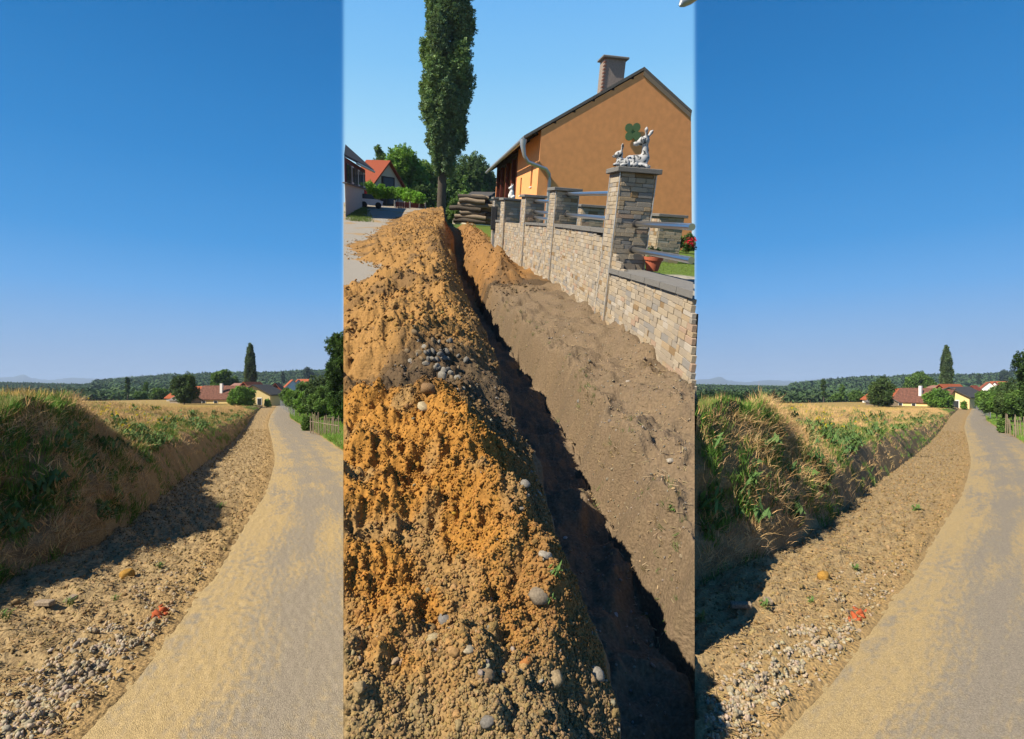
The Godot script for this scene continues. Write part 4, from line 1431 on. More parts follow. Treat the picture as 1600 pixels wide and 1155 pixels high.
func coping(parent: Node, z0: float, z1: float, y0: float, y1: float, wide: float, n: int, thick := 0.07, limit := 0.0) -> void:
	for i in n:
		var za := lerpf(z0, z1, i / float(n))
		var zb := lerpf(z0, z1, (i + 1.0) / n) - 0.012
		var s := Shape.new()
		var ya := lerpf(y0, y1, i / float(n))
		var yb := lerpf(y0, y1, (i + 1.0) / n)
		var a := wall_pt(za, -0.05)
		var b := wall_pt(zb, -0.05)
		a.y = ya - thick
		b.y = yb - thick
		var r := Vector3(wide, 0, -0.12)
		var pts := [a, b, b + r, a + r]
		if limit > 0:
			# the near end stops at the plot's boundary
			var e0 := edge(limit, ya, 3.0)
			var e1 := edge(limit, ya, 14.0)
			var got := Geometry2D.intersect_polygons(PackedVector2Array([Vector2(a.x, a.z), Vector2(b.x, b.z), Vector2(b.x + r.x, b.z + r.z), Vector2(a.x + r.x, a.z + r.z)]), PackedVector2Array([Vector2(e0, -3.0), Vector2(e1, -14.0), Vector2(-9, -14.0), Vector2(-9, -3.0)]))
			if got.is_empty():
				continue
			pts = []
			for g in got[0]:
				pts.append(Vector3(g.x, lerpf(a.y, b.y, clampf((g.y - a.z) / (b.z - a.z), 0, 1)), g.y))
		s.prism(pts, Vector3(0, thick, 0))
		part("coping", s.done(), M.cap, parent)

func pillar(label: String, z: float, y0: float, y1: float, w: float, each: bool, q0 := -0.03, course := 0.07, lens := Vector2(0.12, 0.34)) -> Node3D:
	# local origin at the front left corner, at height y0
	var dirz := (wall_pt(z + 0.5) - wall_pt(z)).normalized()       # along the wall, away from us
	var yaw := atan2(-dirz.x, -dirz.z)
	var o := wall_pt(z, q0)
	o.y = y0
	var t := thing("stone_pillar", label, "pillar", mt(o, yaw), "stone clad pillars of the garden wall")
	var h := y1 - y0
	part("core", box_mesh(Vector3(w - 0.05, h, w - 0.05), 0.0, Vector3(w / 2, h / 2, -w / 2)), M.wall_core, t)
	stone_face(Vector3(0.012, 0, 0), Vector3(w - 0.012, 0, 0), h - 0.075, h - 0.075, 0.0, Vector3(0, 0, 1), t, each, course, lens, false)
	stone_face(Vector3(0, 0, -0.012), Vector3(0, 0, -w + 0.012), h - 0.075, h - 0.075, 0.0, Vector3(-1, 0, 0), t, each, course, lens * 0.9, false)
	stone_face(Vector3(w, 0, 0), Vector3(w, 0, -w), h - 0.075, h - 0.075, 0.0, Vector3(1, 0, 0), t, false, course, lens, false)
	flush_rest(t)
	for c in [[0, 0], [1, 0], [0, -1]]:
		part("corner_trim", box_mesh(Vector3(0.014, h - 0.08, 0.014), 0.002, Vector3(0, (h - 0.08) / 2, 0)), M.trim, t, at(Vector3(c[0] * w + (0.012 if c[0] else -0.012), 0, c[1] * w + (0.012 if c[1] == 0 else -0.012))))
	part("capstone", box_mesh(Vector3(w + 0.15, 0.075, w + 0.15), 0.008, Vector3(w / 2, h - 0.037, -w / 2)), M.cap, t)
	return t

func garden_wall() -> void:
	var t := thing("stone_garden_wall", "long garden wall clad in pale split stone along the trench", "wall", Transform3D(PLOT, Vector3.ZERO))
	# core, in short lengths that follow the bend
	var tops := [[5.0, -0.70], [9.0, -0.84], [9.3, -0.24], [14.0, -0.27], [17.5, -0.32], [20.2, -0.36], [22.6, -0.40]]
	var core := Shape.new()
	var zs := [5.35, 6.2, 7.07, 8.0, 9.0, 9.35, 10.5, 12.0, 13.35, 15.0, 17.0, 18.3, 20.0, 21.5, 22.6]
	for i in zs.size() - 1:
		var a := wall_pt(zs[i], 0.03)
		var b := wall_pt(zs[i + 1], 0.03)
		var ta := tab(tops, zs[i] + 0.01)
		var tb := tab(tops, zs[i + 1] - 0.01)
		var a1 := a + Vector3(0, ta, 0)
		var b1 := b + Vector3(0, tb, 0)
		var a0 := a + Vector3(0, -2.1, 0)
		var b0 := b + Vector3(0, -2.1, 0)
		if i == 0:
			var e1 := edge(1082.0, ta, zs[i])
			a0 = wall_pt(5.95, 0.03) + Vector3(0, -2.1, 0)
			a1 = wall_pt(6.3, 0.03) + Vector3(0, ta, 0)
			core.prism([a0, a1, b1, b0], Vector3(0.04, 0, 0))
		else:
			core.prism([a0, a1, b1, b0], Vector3(0.34, 0, -0.05) if zs[i] > 8.9 else Vector3(0.06, 0, 0))
	part("core", core.done(), M.wall_core, t)
	stones_left = 295
	var segs := [5.0, 6.0, 7.07, 8.2, 9.2, 10.4, 11.8, 13.35, 15.0, 16.6, 18.3, 20.0, 21.5, 22.6]
	for i in segs.size() - 1:
		var a := wall_pt(segs[i], 0.0)
		var b := wall_pt(segs[i + 1], 0.0)
		var out := (b - a).cross(Vector3.UP).normalized() * -1.0
		if out.x > 0:
			out = -out
		stone_face(a, b, tab(tops, segs[i] + 0.01) - 0.0, tab(tops, segs[i + 1] - 0.01) - 0.0, -1.92, out, t, true, 0.072 if segs[i] < 12 else 0.085, Vector2(0.12, 0.3))
	flush_rest(t)
	coping(t, 5.0, 9.15, -0.63, -0.765, 0.62, 7, 0.075, 1083.5)
	coping(t, 9.7, 13.9, -0.165, -0.2, 0.44, 5)
	coping(t, 14.5, 17.1, -0.21, -0.26, 0.44, 3)
	coping(t, 20.6, 22.0, -0.3, -0.33, 0.4, 2)
	stones_left = 74
	pillar("tallest stone pillar, nearest of the wall, carrying the doe and fawn figures", 9.1, -1.75, 0.78, 0.56, true, -0.035)
	stones_left = 60
	pillar("second stone pillar from the right, between two pairs of steel rails", 13.95, -1.8, 0.64, 0.56, true, -0.035)
	stones_left = 0
	pillar("third stone pillar from the right, lower, with rails on its near side", 17.2, -1.85, 0.53, 0.56, false, -0.035, 0.085)
	pillar("narrow stone pillar standing forward under the small white figure", 20.0, -2.1, 0.45, 0.56, false, -0.06, 0.085)
	pillar("farthest stone pillar at the end of the garden wall", 21.9, -2.1, 0.5, 0.56, false, -0.03, 0.085)
	# the pillar and the block inside the garden
	var p := m_z(1020.0, 423.0, 15.0)
	var t2 := pillar_free("dark stone pillar inside the garden in front of the orange wall", Vector3(p.x, -1.2, -15.0), 1.42, 0.66)
	p = m_z(908.0, 350.0, 16.5)
	pillar_free("low stone block with a capstone seen between the second pillar's rails", Vector3(p.x, -1.2, -16.5), 1.55, 0.66)
	# rails
	var runs := [[9.1, 0.30, -0.045, 6.0, 0.30, -0.02, "upper polished steel rail right of the doe pillar"], [9.1, 0.30, -0.44, 6.0, 0.30, -0.40, "lower polished steel rail right of the doe pillar"],
		[13.95, 0.26, 0.50, 9.5, 0.2, 0.42, "upper steel rail between the second pillar and the doe pillar"], [13.95, 0.26, 0.03, 9.5, 0.2, 0.0, "lower steel rail between the second pillar and the doe pillar"],
		[17.2, 0.26, 0.36, 14.4, 0.2, 0.33, "top steel rail between the third and the second pillar"], [17.2, 0.26, 0.06, 14.4, 0.2, 0.03, "middle steel rail between the third and the second pillar"], [17.2, 0.26, -0.1, 14.4, 0.2, -0.13, "bottom steel rail between the third and the second pillar"]]
	for r in runs:
		var a := wall_pt(r[0] - 0.02, r[1])
		var b := wall_pt(r[3], r[4])
		a.y = r[2]
		b.y = r[5]
		if r[3] == 6.0:
			# stops at the plot's boundary
			for k in 60:
				if b.x <= edge(1083.0, b.y, -b.z):
					break
				b = b.lerp(a, 0.03)
		var o := thing("steel_rail", r[6], "railing", mt(a), "steel rails of the garden wall")
		var s := Shape.new()
		s.tube([Vector3.ZERO, (b - a) * 0.5, b - a], [0.042, 0.042, 0.042], 18)
		part("tube", s.done(), M.steel, o)
		var s2 := Shape.new()
		var along := (b - a).normalized()
		s2.tube([along * -0.02, along * 0.03], [0.066, 0.06], 14)
		part("socket", s2.done(), M.dark, o)
	# the metal box at the far end
	p = m_z(772.0, 341.0, 21.6)
	var o := thing("metal_cabinet", "dark grey upright metal box at the far end of the stone wall", "box", mt(p))
	part("case", box_mesh(Vector3(0.22, 0.85, 0.26), 0.015), M.dark, o)
	part("door", box_mesh(Vector3(0.18, 0.76, 0.015), 0.004, Vector3(0, 0, 0.138)), M.dark, o)
	part("post", box_mesh(Vector3(0.08, 1.5, 0.08), 0.0, Vector3(0, -1.1, -0.04)), M.zinc, o)

func pillar_free(label: String, o: Vector3, h: float, w: float) -> Node3D:
	var t := thing("garden_pillar", label, "pillar", mt(o, 0.12))
	part("core", box_mesh(Vector3(w - 0.05, h, w - 0.05), 0.0, Vector3(w / 2, h / 2, -w / 2)), M.wall_core, t)
	stone_face(Vector3(0.01, 0, 0), Vector3(w - 0.01, 0, 0), h - 0.075, h - 0.075, 0.0, Vector3(0, 0, 1), t, false, 0.08, Vector2(0.14, 0.34), false)
	stone_face(Vector3(0, 0, -0.01), Vector3(0, 0, -w + 0.01), h - 0.075, h - 0.075, 0.0, Vector3(-1, 0, 0), t, false, 0.08, Vector2(0.14, 0.34), false)
	flush_rest(t)
	part("capstone", box_mesh(Vector3(w + 0.14, 0.075, w + 0.14), 0.008, Vector3(w / 2, h - 0.037, -w / 2)), M.cap, t)
	return t

# ------------------------------------------------------------------ the orange barn
func barn() -> void:
	var yaw := 0.1344
	var t := thing("orange_barn", "orange plastered barn with its gable to us behind the garden wall", "house", mt(Vector3(0.53, -1.45, -27.0), yaw))
	var eave := 5.07
	var apex := Vector3(4.4, 7.81, 0)
	var ecut := Vector3(6.9, 6.25, 0)
	var base_r := Vector3(8.03, 0, 0)
	var s := Shape.new()
	s.prism([Vector3(0, 0, 0), base_r, ecut, apex, Vector3(0, eave, 0)], Vector3(0, 0, -0.35))
	part("gable_wall", s.done(), M.orange, t)
	s = Shape.new()
	s.prism([base_r + Vector3(0, 0, -0.35), base_r + Vector3(0, 0, -23.0), ecut + Vector3(0, 0, -23.0), ecut + Vector3(0, 0, -0.35)], Vector3(-0.3, 0, 0))
	part("far_side_wall", s.done(), M.orange, t)
	s = Shape.new()
	s.prism([Vector3(0, 0, -23.0), Vector3(7.7, 0, -23.0), Vector3(6.7, 6.3, -23.0), apex + Vector3(0, 0, -23), Vector3(0, eave, -23)], Vector3(0, 0, 0.3))
	part("rear_wall", s.done(), M.orange, t)
	# side wall with two small windows, then the open porch
	var side := Shape.new()
	var wins := [[-2.1, 3.2, 0.62, 0.95], [-6.1, 2.86, 0.62, 0.95]]
	var zcut := [-0.35]
	for w in wins:
		zcut.append_array([w[0] + w[2] / 2, w[0] - w[2] / 2])
	zcut.append(-8.3)
	for i in zcut.size() - 1:
		var z0: float = zcut[i]
		var z1: float = zcut[i + 1]
		if i % 2 == 0:
			side.box(at(Vector3(0.15, eave / 2, (z0 + z1) / 2)), Vector3(0.3, eave, z0 - z1))
		else:
			var w = wins[i / 2]
			side.box(at(Vector3(0.15, (w[1] - w[3] / 2) / 2, w[0])), Vector3(0.3, w[1] - w[3] / 2, w[2]))
			side.box(at(Vector3(0.15, (w[1] + w[3] / 2 + eave) / 2, w[0])), Vector3(0.3, eave - w[1] - w[3] / 2, w[2]))
	part("side_wall", side.done(), M.orange, t)
	for w in wins:
		var q := part("window", box_mesh(Vector3(0.1, w[3], w[2])), M.red_wood, t, at(Vector3(0.16, w[1], w[0])))
		part("pane", box_mesh(Vector3(0.02, w[3] * 0.8, w[2] * 0.7)), M.glass, q, at(Vector3(-0.055, 0, 0)))
		part("sill", box_mesh(Vector3(0.22, 0.05, w[2] + 0.1), 0.008), M.white, q, at(Vector3(-0.1, -w[3] / 2 - 0.03, 0)))
	part("porch_rear_wall", box_mesh(Vector3(0.2, eave, 14.6)), M.dark_wood, t, at(Vector3(2.6, eave / 2, -15.6)))
	part("porch_end_wall", box_mesh(Vector3(2.4, eave, 0.2)), M.red_wood, t, at(Vector3(1.35, eave / 2, -8.4)))
	for z in [-8.7, -11.5, -15.0, -19.0, -22.6]:
		part("post", box_mesh(Vector3(0.28, eave - 0.35, 0.28), 0.02), M.red_wood, t, at(Vector3(0.14, (eave - 0.35) / 2, z)))
	part("porch_beam", box_mesh(Vector3(0.3, 0.32, 14.4), 0.02), M.dark_wood, t, at(Vector3(0.15, eave - 0.2, -15.6)))
	for k in 8:
		part("board", box_mesh(Vector3(0.06, 1.15, 1.5), 0.01), M.red_wood, t, at(Vector3(0.1 + 0.01 * (k % 2), 0.6, -9.6 - k * 1.62)))
	# the roof: two slopes of old fibre cement, with rafters and a verge board
	var sl := Vector3(-0.78, eave - 0.49, 0)
	var lift := Vector3(0, 0.06, 0)
	var th := Vector3(0, 0.13, 0)
	s = Shape.new()
	s.prism([sl + lift, apex + lift, apex + lift + th, sl + lift + th], Vector3(0, 0, -24.0))
	var o := part("roof", s.done(), M.roof_old, t, at(Vector3(0, 0, 0.035)))
	for k in 6:
		var f := (k + 0.6) / 6.2
		var b := sl.lerp(apex, f)
		part("purlin_end", box_mesh(Vector3(0.18, 0.11, 0.34), 0.012), M.dark_wood, o, at(b + Vector3(0, 0.02, -0.19)))
	s = Shape.new()
	s.prism([apex + lift, ecut + Vector3(0, 0.08, 0), ecut + Vector3(0, 0.2, 0), apex + lift + th], Vector3(0, 0, -24.0))
	o = part("roof", s.done(), M.roof_old, t, at(Vector3(0, 0, 0.035)))
	for f in [0.12, 0.66]:
		part("purlin_end", box_mesh(Vector3(0.2, 0.13, 0.34), 0.012), M.wood, o, at(apex.lerp(ecut, f) + Vector3(0, 0.0, -0.19)))
	s = Shape.new()
	s.prism([apex + Vector3(0.0, -0.16, 0), ecut + Vector3(0, -0.14, 0), ecut + Vector3(0, 0.06, 0), apex + Vector3(0, 0.05, 0)], Vector3(0, 0, -0.04))
	part("verge_board", s.done(), M.wood, o, at(Vector3(0, 0, 0.0)))
	for k in 9:
		part("rafter_end", box_mesh(Vector3(0.8, 0.12, 0.1), 0.01), M.dark_wood, t, Transform3D(Basis(Vector3.BACK, 0.557), Vector3(-0.42, eave - 0.32, -0.4 - k * 2.7)))
	# soffit gap over the side wall
	# gutter and swan necked downpipe
	s = Shape.new()
	s.tube([sl + Vector3(-0.08, -0.02, 0.3), sl + Vector3(-0.08, -0.06, -23.4)], [0.1, 0.1], 12)
	o = part("gutter", s.done(), M.zinc, t)
	s = Shape.new()
	var e := sl + Vector3(-0.06, -0.06, 0.36)
	s.tube([e + Vector3(0, 0.05, 0), e + Vector3(0, -0.22, 0), e + Vector3(0.1, -0.62, -0.02), e + Vector3(0.3, -0.86, -0.04), Vector3(0.3, 3.42, 0.3), Vector3(0.48, 3.22, 0.16), Vector3(0.54, 2.9, 0.1), Vector3(0.54, 0.1, 0.1)], [0.17, 0.12, 0.085, 0.085, 0.085, 0.085, 0.085, 0.085], 12)
	part("downpipe", s.done(), M.zinc, t)
	# chimney
	o = part("chimney", box_mesh(Vector3(1.05, 2.5, 0.9), 0.02), M.chimney, t, at(Vector3(3.75, 7.6, -3.0)))
	part("chimney_cap", box_mesh(Vector3(1.3, 0.1, 1.15), 0.02), M.cap, o, at(Vector3(0, 1.29, 0)))
	for k in 15:
		part("brick", box_mesh(Vector3(0.12, 0.075, 0.22), 0.006), M.brick, o, at(Vector3(-0.49, -0.95 + k * 0.155, 0.37)))
	# the clover board
	var p := Vector3(4.22, 5.32, 0.05)
	var c := thing("clover_sign", "green four leaf clover board hung on the orange gable behind the doe", "sign", t.transform * at(p))
	for k in 4:
		var q := Shape.new()
		var pts := []
		var a0 := k * PI / 2 + PI / 4 + 0.15
		for i in 13:
			var a := TAU * i / 12.0
			pts.append(Vector3(cos(a0) * 0.25, sin(a0) * 0.25, 0) + Vector3(cos(a), sin(a), 0) * 0.19)
		pts.pop_back()
		q.prism(pts, Vector3(0, 0, 0.03 + 0.002 * k))
		part("leaf", q.done(), M.clover, c)
	part("centre", box_mesh(Vector3(0.3, 0.3, 0.034), 0.0, Vector3(0, 0, -0.014)), M.clover, c)
	part("stem", box_mesh(Vector3(0.06, 0.3, 0.03)), M.clover, c, Transform3D(Basis(Vector3.BACK, 0.4), Vector3(0.18, -0.36, 0.015)))

# ------------------------------------------------------------------ figures: a field of joined capsules, meshed as surface nets
func figure_mesh(bones: Array, cell: float, blend: float, spots: float) -> ArrayMesh:
	var lo := Vector3.ONE * 1e9
	var hi := -lo
	for b in bones:
		for k in 2:
			var r: Vector3 = Vector3.ONE * (b[2 + k] + blend + cell * 2)
			lo = lo.min(b[k] - r)
			hi = hi.max(b[k] + r)
	var n := Vector3i(((hi - lo) / cell).ceil()) + Vector3i.ONE
	var f := PackedFloat32Array()
	f.resize(n.x * n.y * n.z)
	f.fill(1.0)
	for b in bones:
		var reach: float = max(b[2], b[3]) + blend + cell * 2
		var b0 := Vector3i(((b[0].min(b[1]) - Vector3.ONE * reach - lo) / cell).floor()).clamp(Vector3i.ZERO, n - Vector3i.ONE)
		var b1 := Vector3i(((b[0].max(b[1]) + Vector3.ONE * reach - lo) / cell).ceil()).clamp(Vector3i.ZERO, n - Vector3i.ONE)
		var ab: Vector3 = b[1] - b[0]
		var l2: float = max(ab.length_squared(), 1e-9)
		for z in range(b0.z, b1.z + 1):
			for y in range(b0.y, b1.y + 1):
				for x in range(b0.x, b1.x + 1):
					var p := lo + Vector3(x, y, z) * cell
					var t := clampf((p - b[0]).dot(ab) / l2, 0, 1)
					var d := p.distance_to(b[0] + ab * t) - lerpf(b[2], b[3], t)
					var i := (z * n.y + y) * n.x + x
					var h := clampf(0.5 + 0.5 * (f[i] - d) / blend, 0.0, 1.0)
					f[i] = lerpf(f[i], d, h) - blend * h * (1.0 - h)
	var ids := {}
	var v := PackedVector3Array()
	var c := PackedColorArray()
	var tri := PackedInt32Array()
	for z in n.z - 1:
		for y in n.y - 1:
			for x in n.x - 1:
				var i := (z * n.y + y) * n.x + x
				var sum := Vector3.ZERO
				var cnt := 0
				var any := 0
				for k in 8:
					if f[i + (k & 1) + ((k >> 1) & 1) * n.x + ((k >> 2) & 1) * n.x * n.y] < 0:
						any += 1
				if any == 0 or any == 8:
					continue
				for e in [[0, 1], [2, 3], [4, 5], [6, 7], [0, 2], [1, 3], [4, 6], [5, 7], [0, 4], [1, 5], [2, 6], [3, 7]]:
					var fa := f[i + (e[0] & 1) + ((e[0] >> 1) & 1) * n.x + ((e[0] >> 2) & 1) * n.x * n.y]
					var fb := f[i + (e[1] & 1) + ((e[1] >> 1) & 1) * n.x + ((e[1] >> 2) & 1) * n.x * n.y]
					if (fa < 0) == (fb < 0):
						continue
					var t := fa / (fa - fb)
					sum += Vector3(e[0] & 1, (e[0] >> 1) & 1, (e[0] >> 2) & 1).lerp(Vector3(e[1] & 1, (e[1] >> 1) & 1, (e[1] >> 2) & 1), t)
					cnt += 1
				var p := lo + (Vector3(x, y, z) + sum / cnt) * cell
				ids[i] = v.size()
				v.append(p)
				var dark: bool = n2.get_noise_3dv(p * spots) + 0.5 * n3.get_noise_3dv(p * spots) > 0.3
				c.append(Color(0.035, 0.04, 0.05) if dark else Color(0.37, 0.38, 0.39))
	for z in range(1, n.z - 1):
		for y in range(1, n.y - 1):
			for x in range(1, n.x - 1):
				var i := (z * n.y + y) * n.x + x
				for ax in 3:
					var step: int = [1, n.x, n.x * n.y][ax]
					if (f[i] < 0) == (f[i + step] < 0):
						continue
					var u: int = [n.x, n.x * n.y, 1][ax]
					var w: int = [n.x * n.y, 1, n.x][ax]
					var a: int = ids[i]
					var b: int = ids[i - u]
					var d: int = ids[i - u - w]
					var e: int = ids[i - w]
					if f[i] < 0:
						tri.append_array([a, d, b, a, e, d])
					else:
						tri.append_array([a, b, d, a, d, e])
	var arr := []
	arr.resize(Mesh.ARRAY_MAX)
	arr[Mesh.ARRAY_VERTEX] = v
	arr[Mesh.ARRAY_COLOR] = c
	arr[Mesh.ARRAY_INDEX] = tri
	var st := SurfaceTool.new()
	st.create_from_arrays(arr)
	st.generate_normals()
	return st.commit()

func figures() -> void:
	var doe := [[Vector3(-0.05, 0.085, 0), Vector3(0.10, 0.10, 0), 0.085, 0.085], [Vector3(0.10, 0.1, 0), Vector3(0.145, 0.15, 0.0), 0.08, 0.06],
		[Vector3(0.145, 0.15, 0), Vector3(0.125, 0.33, 0), 0.052, 0.036],
		[Vector3(0.12, 0.365, 0), Vector3(0.085, 0.36, 0), 0.058, 0.052], [Vector3(0.085, 0.35, 0), Vector3(0.0, 0.315, 0), 0.045, 0.026], [Vector3(0.0, 0.315, 0), Vector3(-0.018, 0.312, 0), 0.026, 0.02],
		[Vector3(0.12, 0.41, 0.035), Vector3(0.105, 0.49, 0.05), 0.016, 0.02], [Vector3(0.105, 0.49, 0.05), Vector3(0.105, 0.525, 0.055), 0.018, 0.004],
		[Vector3(0.15, 0.4, -0.03), Vector3(0.2, 0.475, -0.045), 0.016, 0.021], [Vector3(0.2, 0.475, -0.045), Vector3(0.222, 0.51, -0.05), 0.018, 0.004],
		[Vector3(0.14, 0.06, 0.06), Vector3(0.06, 0.035, 0.1), 0.035, 0.024], [Vector3(0.06, 0.035, 0.1), Vector3(0.16, 0.028, 0.11), 0.024, 0.022], [Vector3(0.16, 0.03, 0.11), Vector3(0.185, 0.03, 0.11), 0.028, 0.024],
		[Vector3(-0.05, 0.075, 0.05), Vector3(-0.0, 0.045, 0.1), 0.055, 0.035], [Vector3(0.0, 0.04, 0.1), Vector3(-0.09, 0.028, 0.11), 0.03, 0.02], [Vector3(-0.12, 0.07, 0), Vector3(-0.16, 0.09, -0.02), 0.03, 0.012],
		[Vector3(0.085, 0.375, 0.043), Vector3(0.08, 0.374, 0.045), 0.013, 0.012]]
	var p := m_z(990.0, 262.0, 9.3)
	var top := mt(Vector3(p.x, 0.78, -9.35), 0.05) * Transform3D(Basis.from_scale(Vector3.ONE * 1.17), Vector3.ZERO)
	var fig := thing("doe_figure", "white and black patinated doe figure lying on the tallest pillar, head raised", "statue", top)
	part("body", figure_mesh(doe, 0.0085, 0.022, 16.0), M.figure, fig)
	part("eye", M.stone[2], M.dark, fig, Transform3D(Basis.from_scale(Vector3(0.011, 0.012, 0.006)), Vector3(0.077, 0.372, 0.055)))
	part("nose", M.stone[2], M.dark, fig, Transform3D(Basis.from_scale(Vector3(0.012, 0.012, 0.016)), Vector3(-0.032, 0.314, 0.0)))
	var fawn := [[Vector3(-0.2, 0.06, 0.06), Vector3(-0.12, 0.065, 0.07), 0.055, 0.055], [Vector3(-0.2, 0.07, 0.06), Vector3(-0.215, 0.14, 0.06), 0.045, 0.034],
		[Vector3(-0.215, 0.165, 0.06), Vector3(-0.235, 0.16, 0.06), 0.045, 0.042], [Vector3(-0.235, 0.155, 0.06), Vector3(-0.29, 0.132, 0.06), 0.034, 0.018],
		[Vector3(-0.2, 0.2, 0.085), Vector3(-0.198, 0.27, 0.1), 0.012, 0.015], [Vector3(-0.198, 0.27, 0.1), Vector3(-0.198, 0.295, 0.1), 0.012, 0.004], [Vector3(-0.19, 0.2, 0.035), Vector3(-0.178, 0.265, 0.02), 0.012, 0.015], [Vector3(-0.178, 0.265, 0.02), Vector3(-0.176, 0.29, 0.02), 0.012, 0.004],
		[Vector3(-0.22, 0.04, 0.09), Vector3(-0.28, 0.025, 0.11), 0.025, 0.02], [Vector3(-0.12, 0.045, 0.12), Vector3(-0.19, 0.025, 0.14), 0.035, 0.02], [Vector3(-0.243, 0.172, 0.092), Vector3(-0.246, 0.172, 0.094), 0.011, 0.01]]
	fig = thing("fawn_figure", "small white and black fawn figure lying left of the doe on the tallest pillar", "statue", top)
	part("body", figure_mesh(fawn, 0.0075, 0.018, 20.0), M.figure, fig)
	part("eye", M.stone[2], M.dark, fig, Transform3D(Basis.from_scale(Vector3(0.009, 0.01, 0.005)), Vector3(-0.245, 0.172, 0.102)))
	part("nose", M.stone[2], M.dark, fig, Transform3D(Basis.from_scale(Vector3(0.009, 0.009, 0.012)), Vector3(-0.305, 0.13, 0.06)))
	# the little white figure on the fourth pillar
	var pup := [[Vector3(0, 0.09, 0), Vector3(0.02, 0.2, 0), 0.1, 0.075], [Vector3(0.02, 0.22, 0), Vector3(0.0, 0.34, 0), 0.06, 0.05], [Vector3(0.0, 0.36, 0), Vector3(-0.07, 0.33, 0.03), 0.06, 0.035], [Vector3(0.0, 0.4, 0.03), Vector3(0.0, 0.49, 0.04), 0.022, 0.012], [Vector3(0.03, 0.4, -0.03), Vector3(0.05, 0.48, -0.04), 0.022, 0.012],
		[Vector3(-0.02, 0.2, 0.04), Vector3(-0.06, 0.03, 0.05), 0.03, 0.025], [Vector3(0.09, 0.06, 0.05), Vector3(0.03, 0.03, 0.1), 0.06, 0.03], [Vector3(0.1, 0.06, 0), Vector3(0.16, 0.12, 0), 0.02, 0.01]]
	fig = thing("animal_figure", "small white sitting animal figure on the narrow far pillar", "statue", mt(wall_pt(20.25, 0.2) + Vector3(0, 0.45, 0)))
	part("body", figure_mesh(pup, 0.016, 0.03, 5.0), M.white, fig)

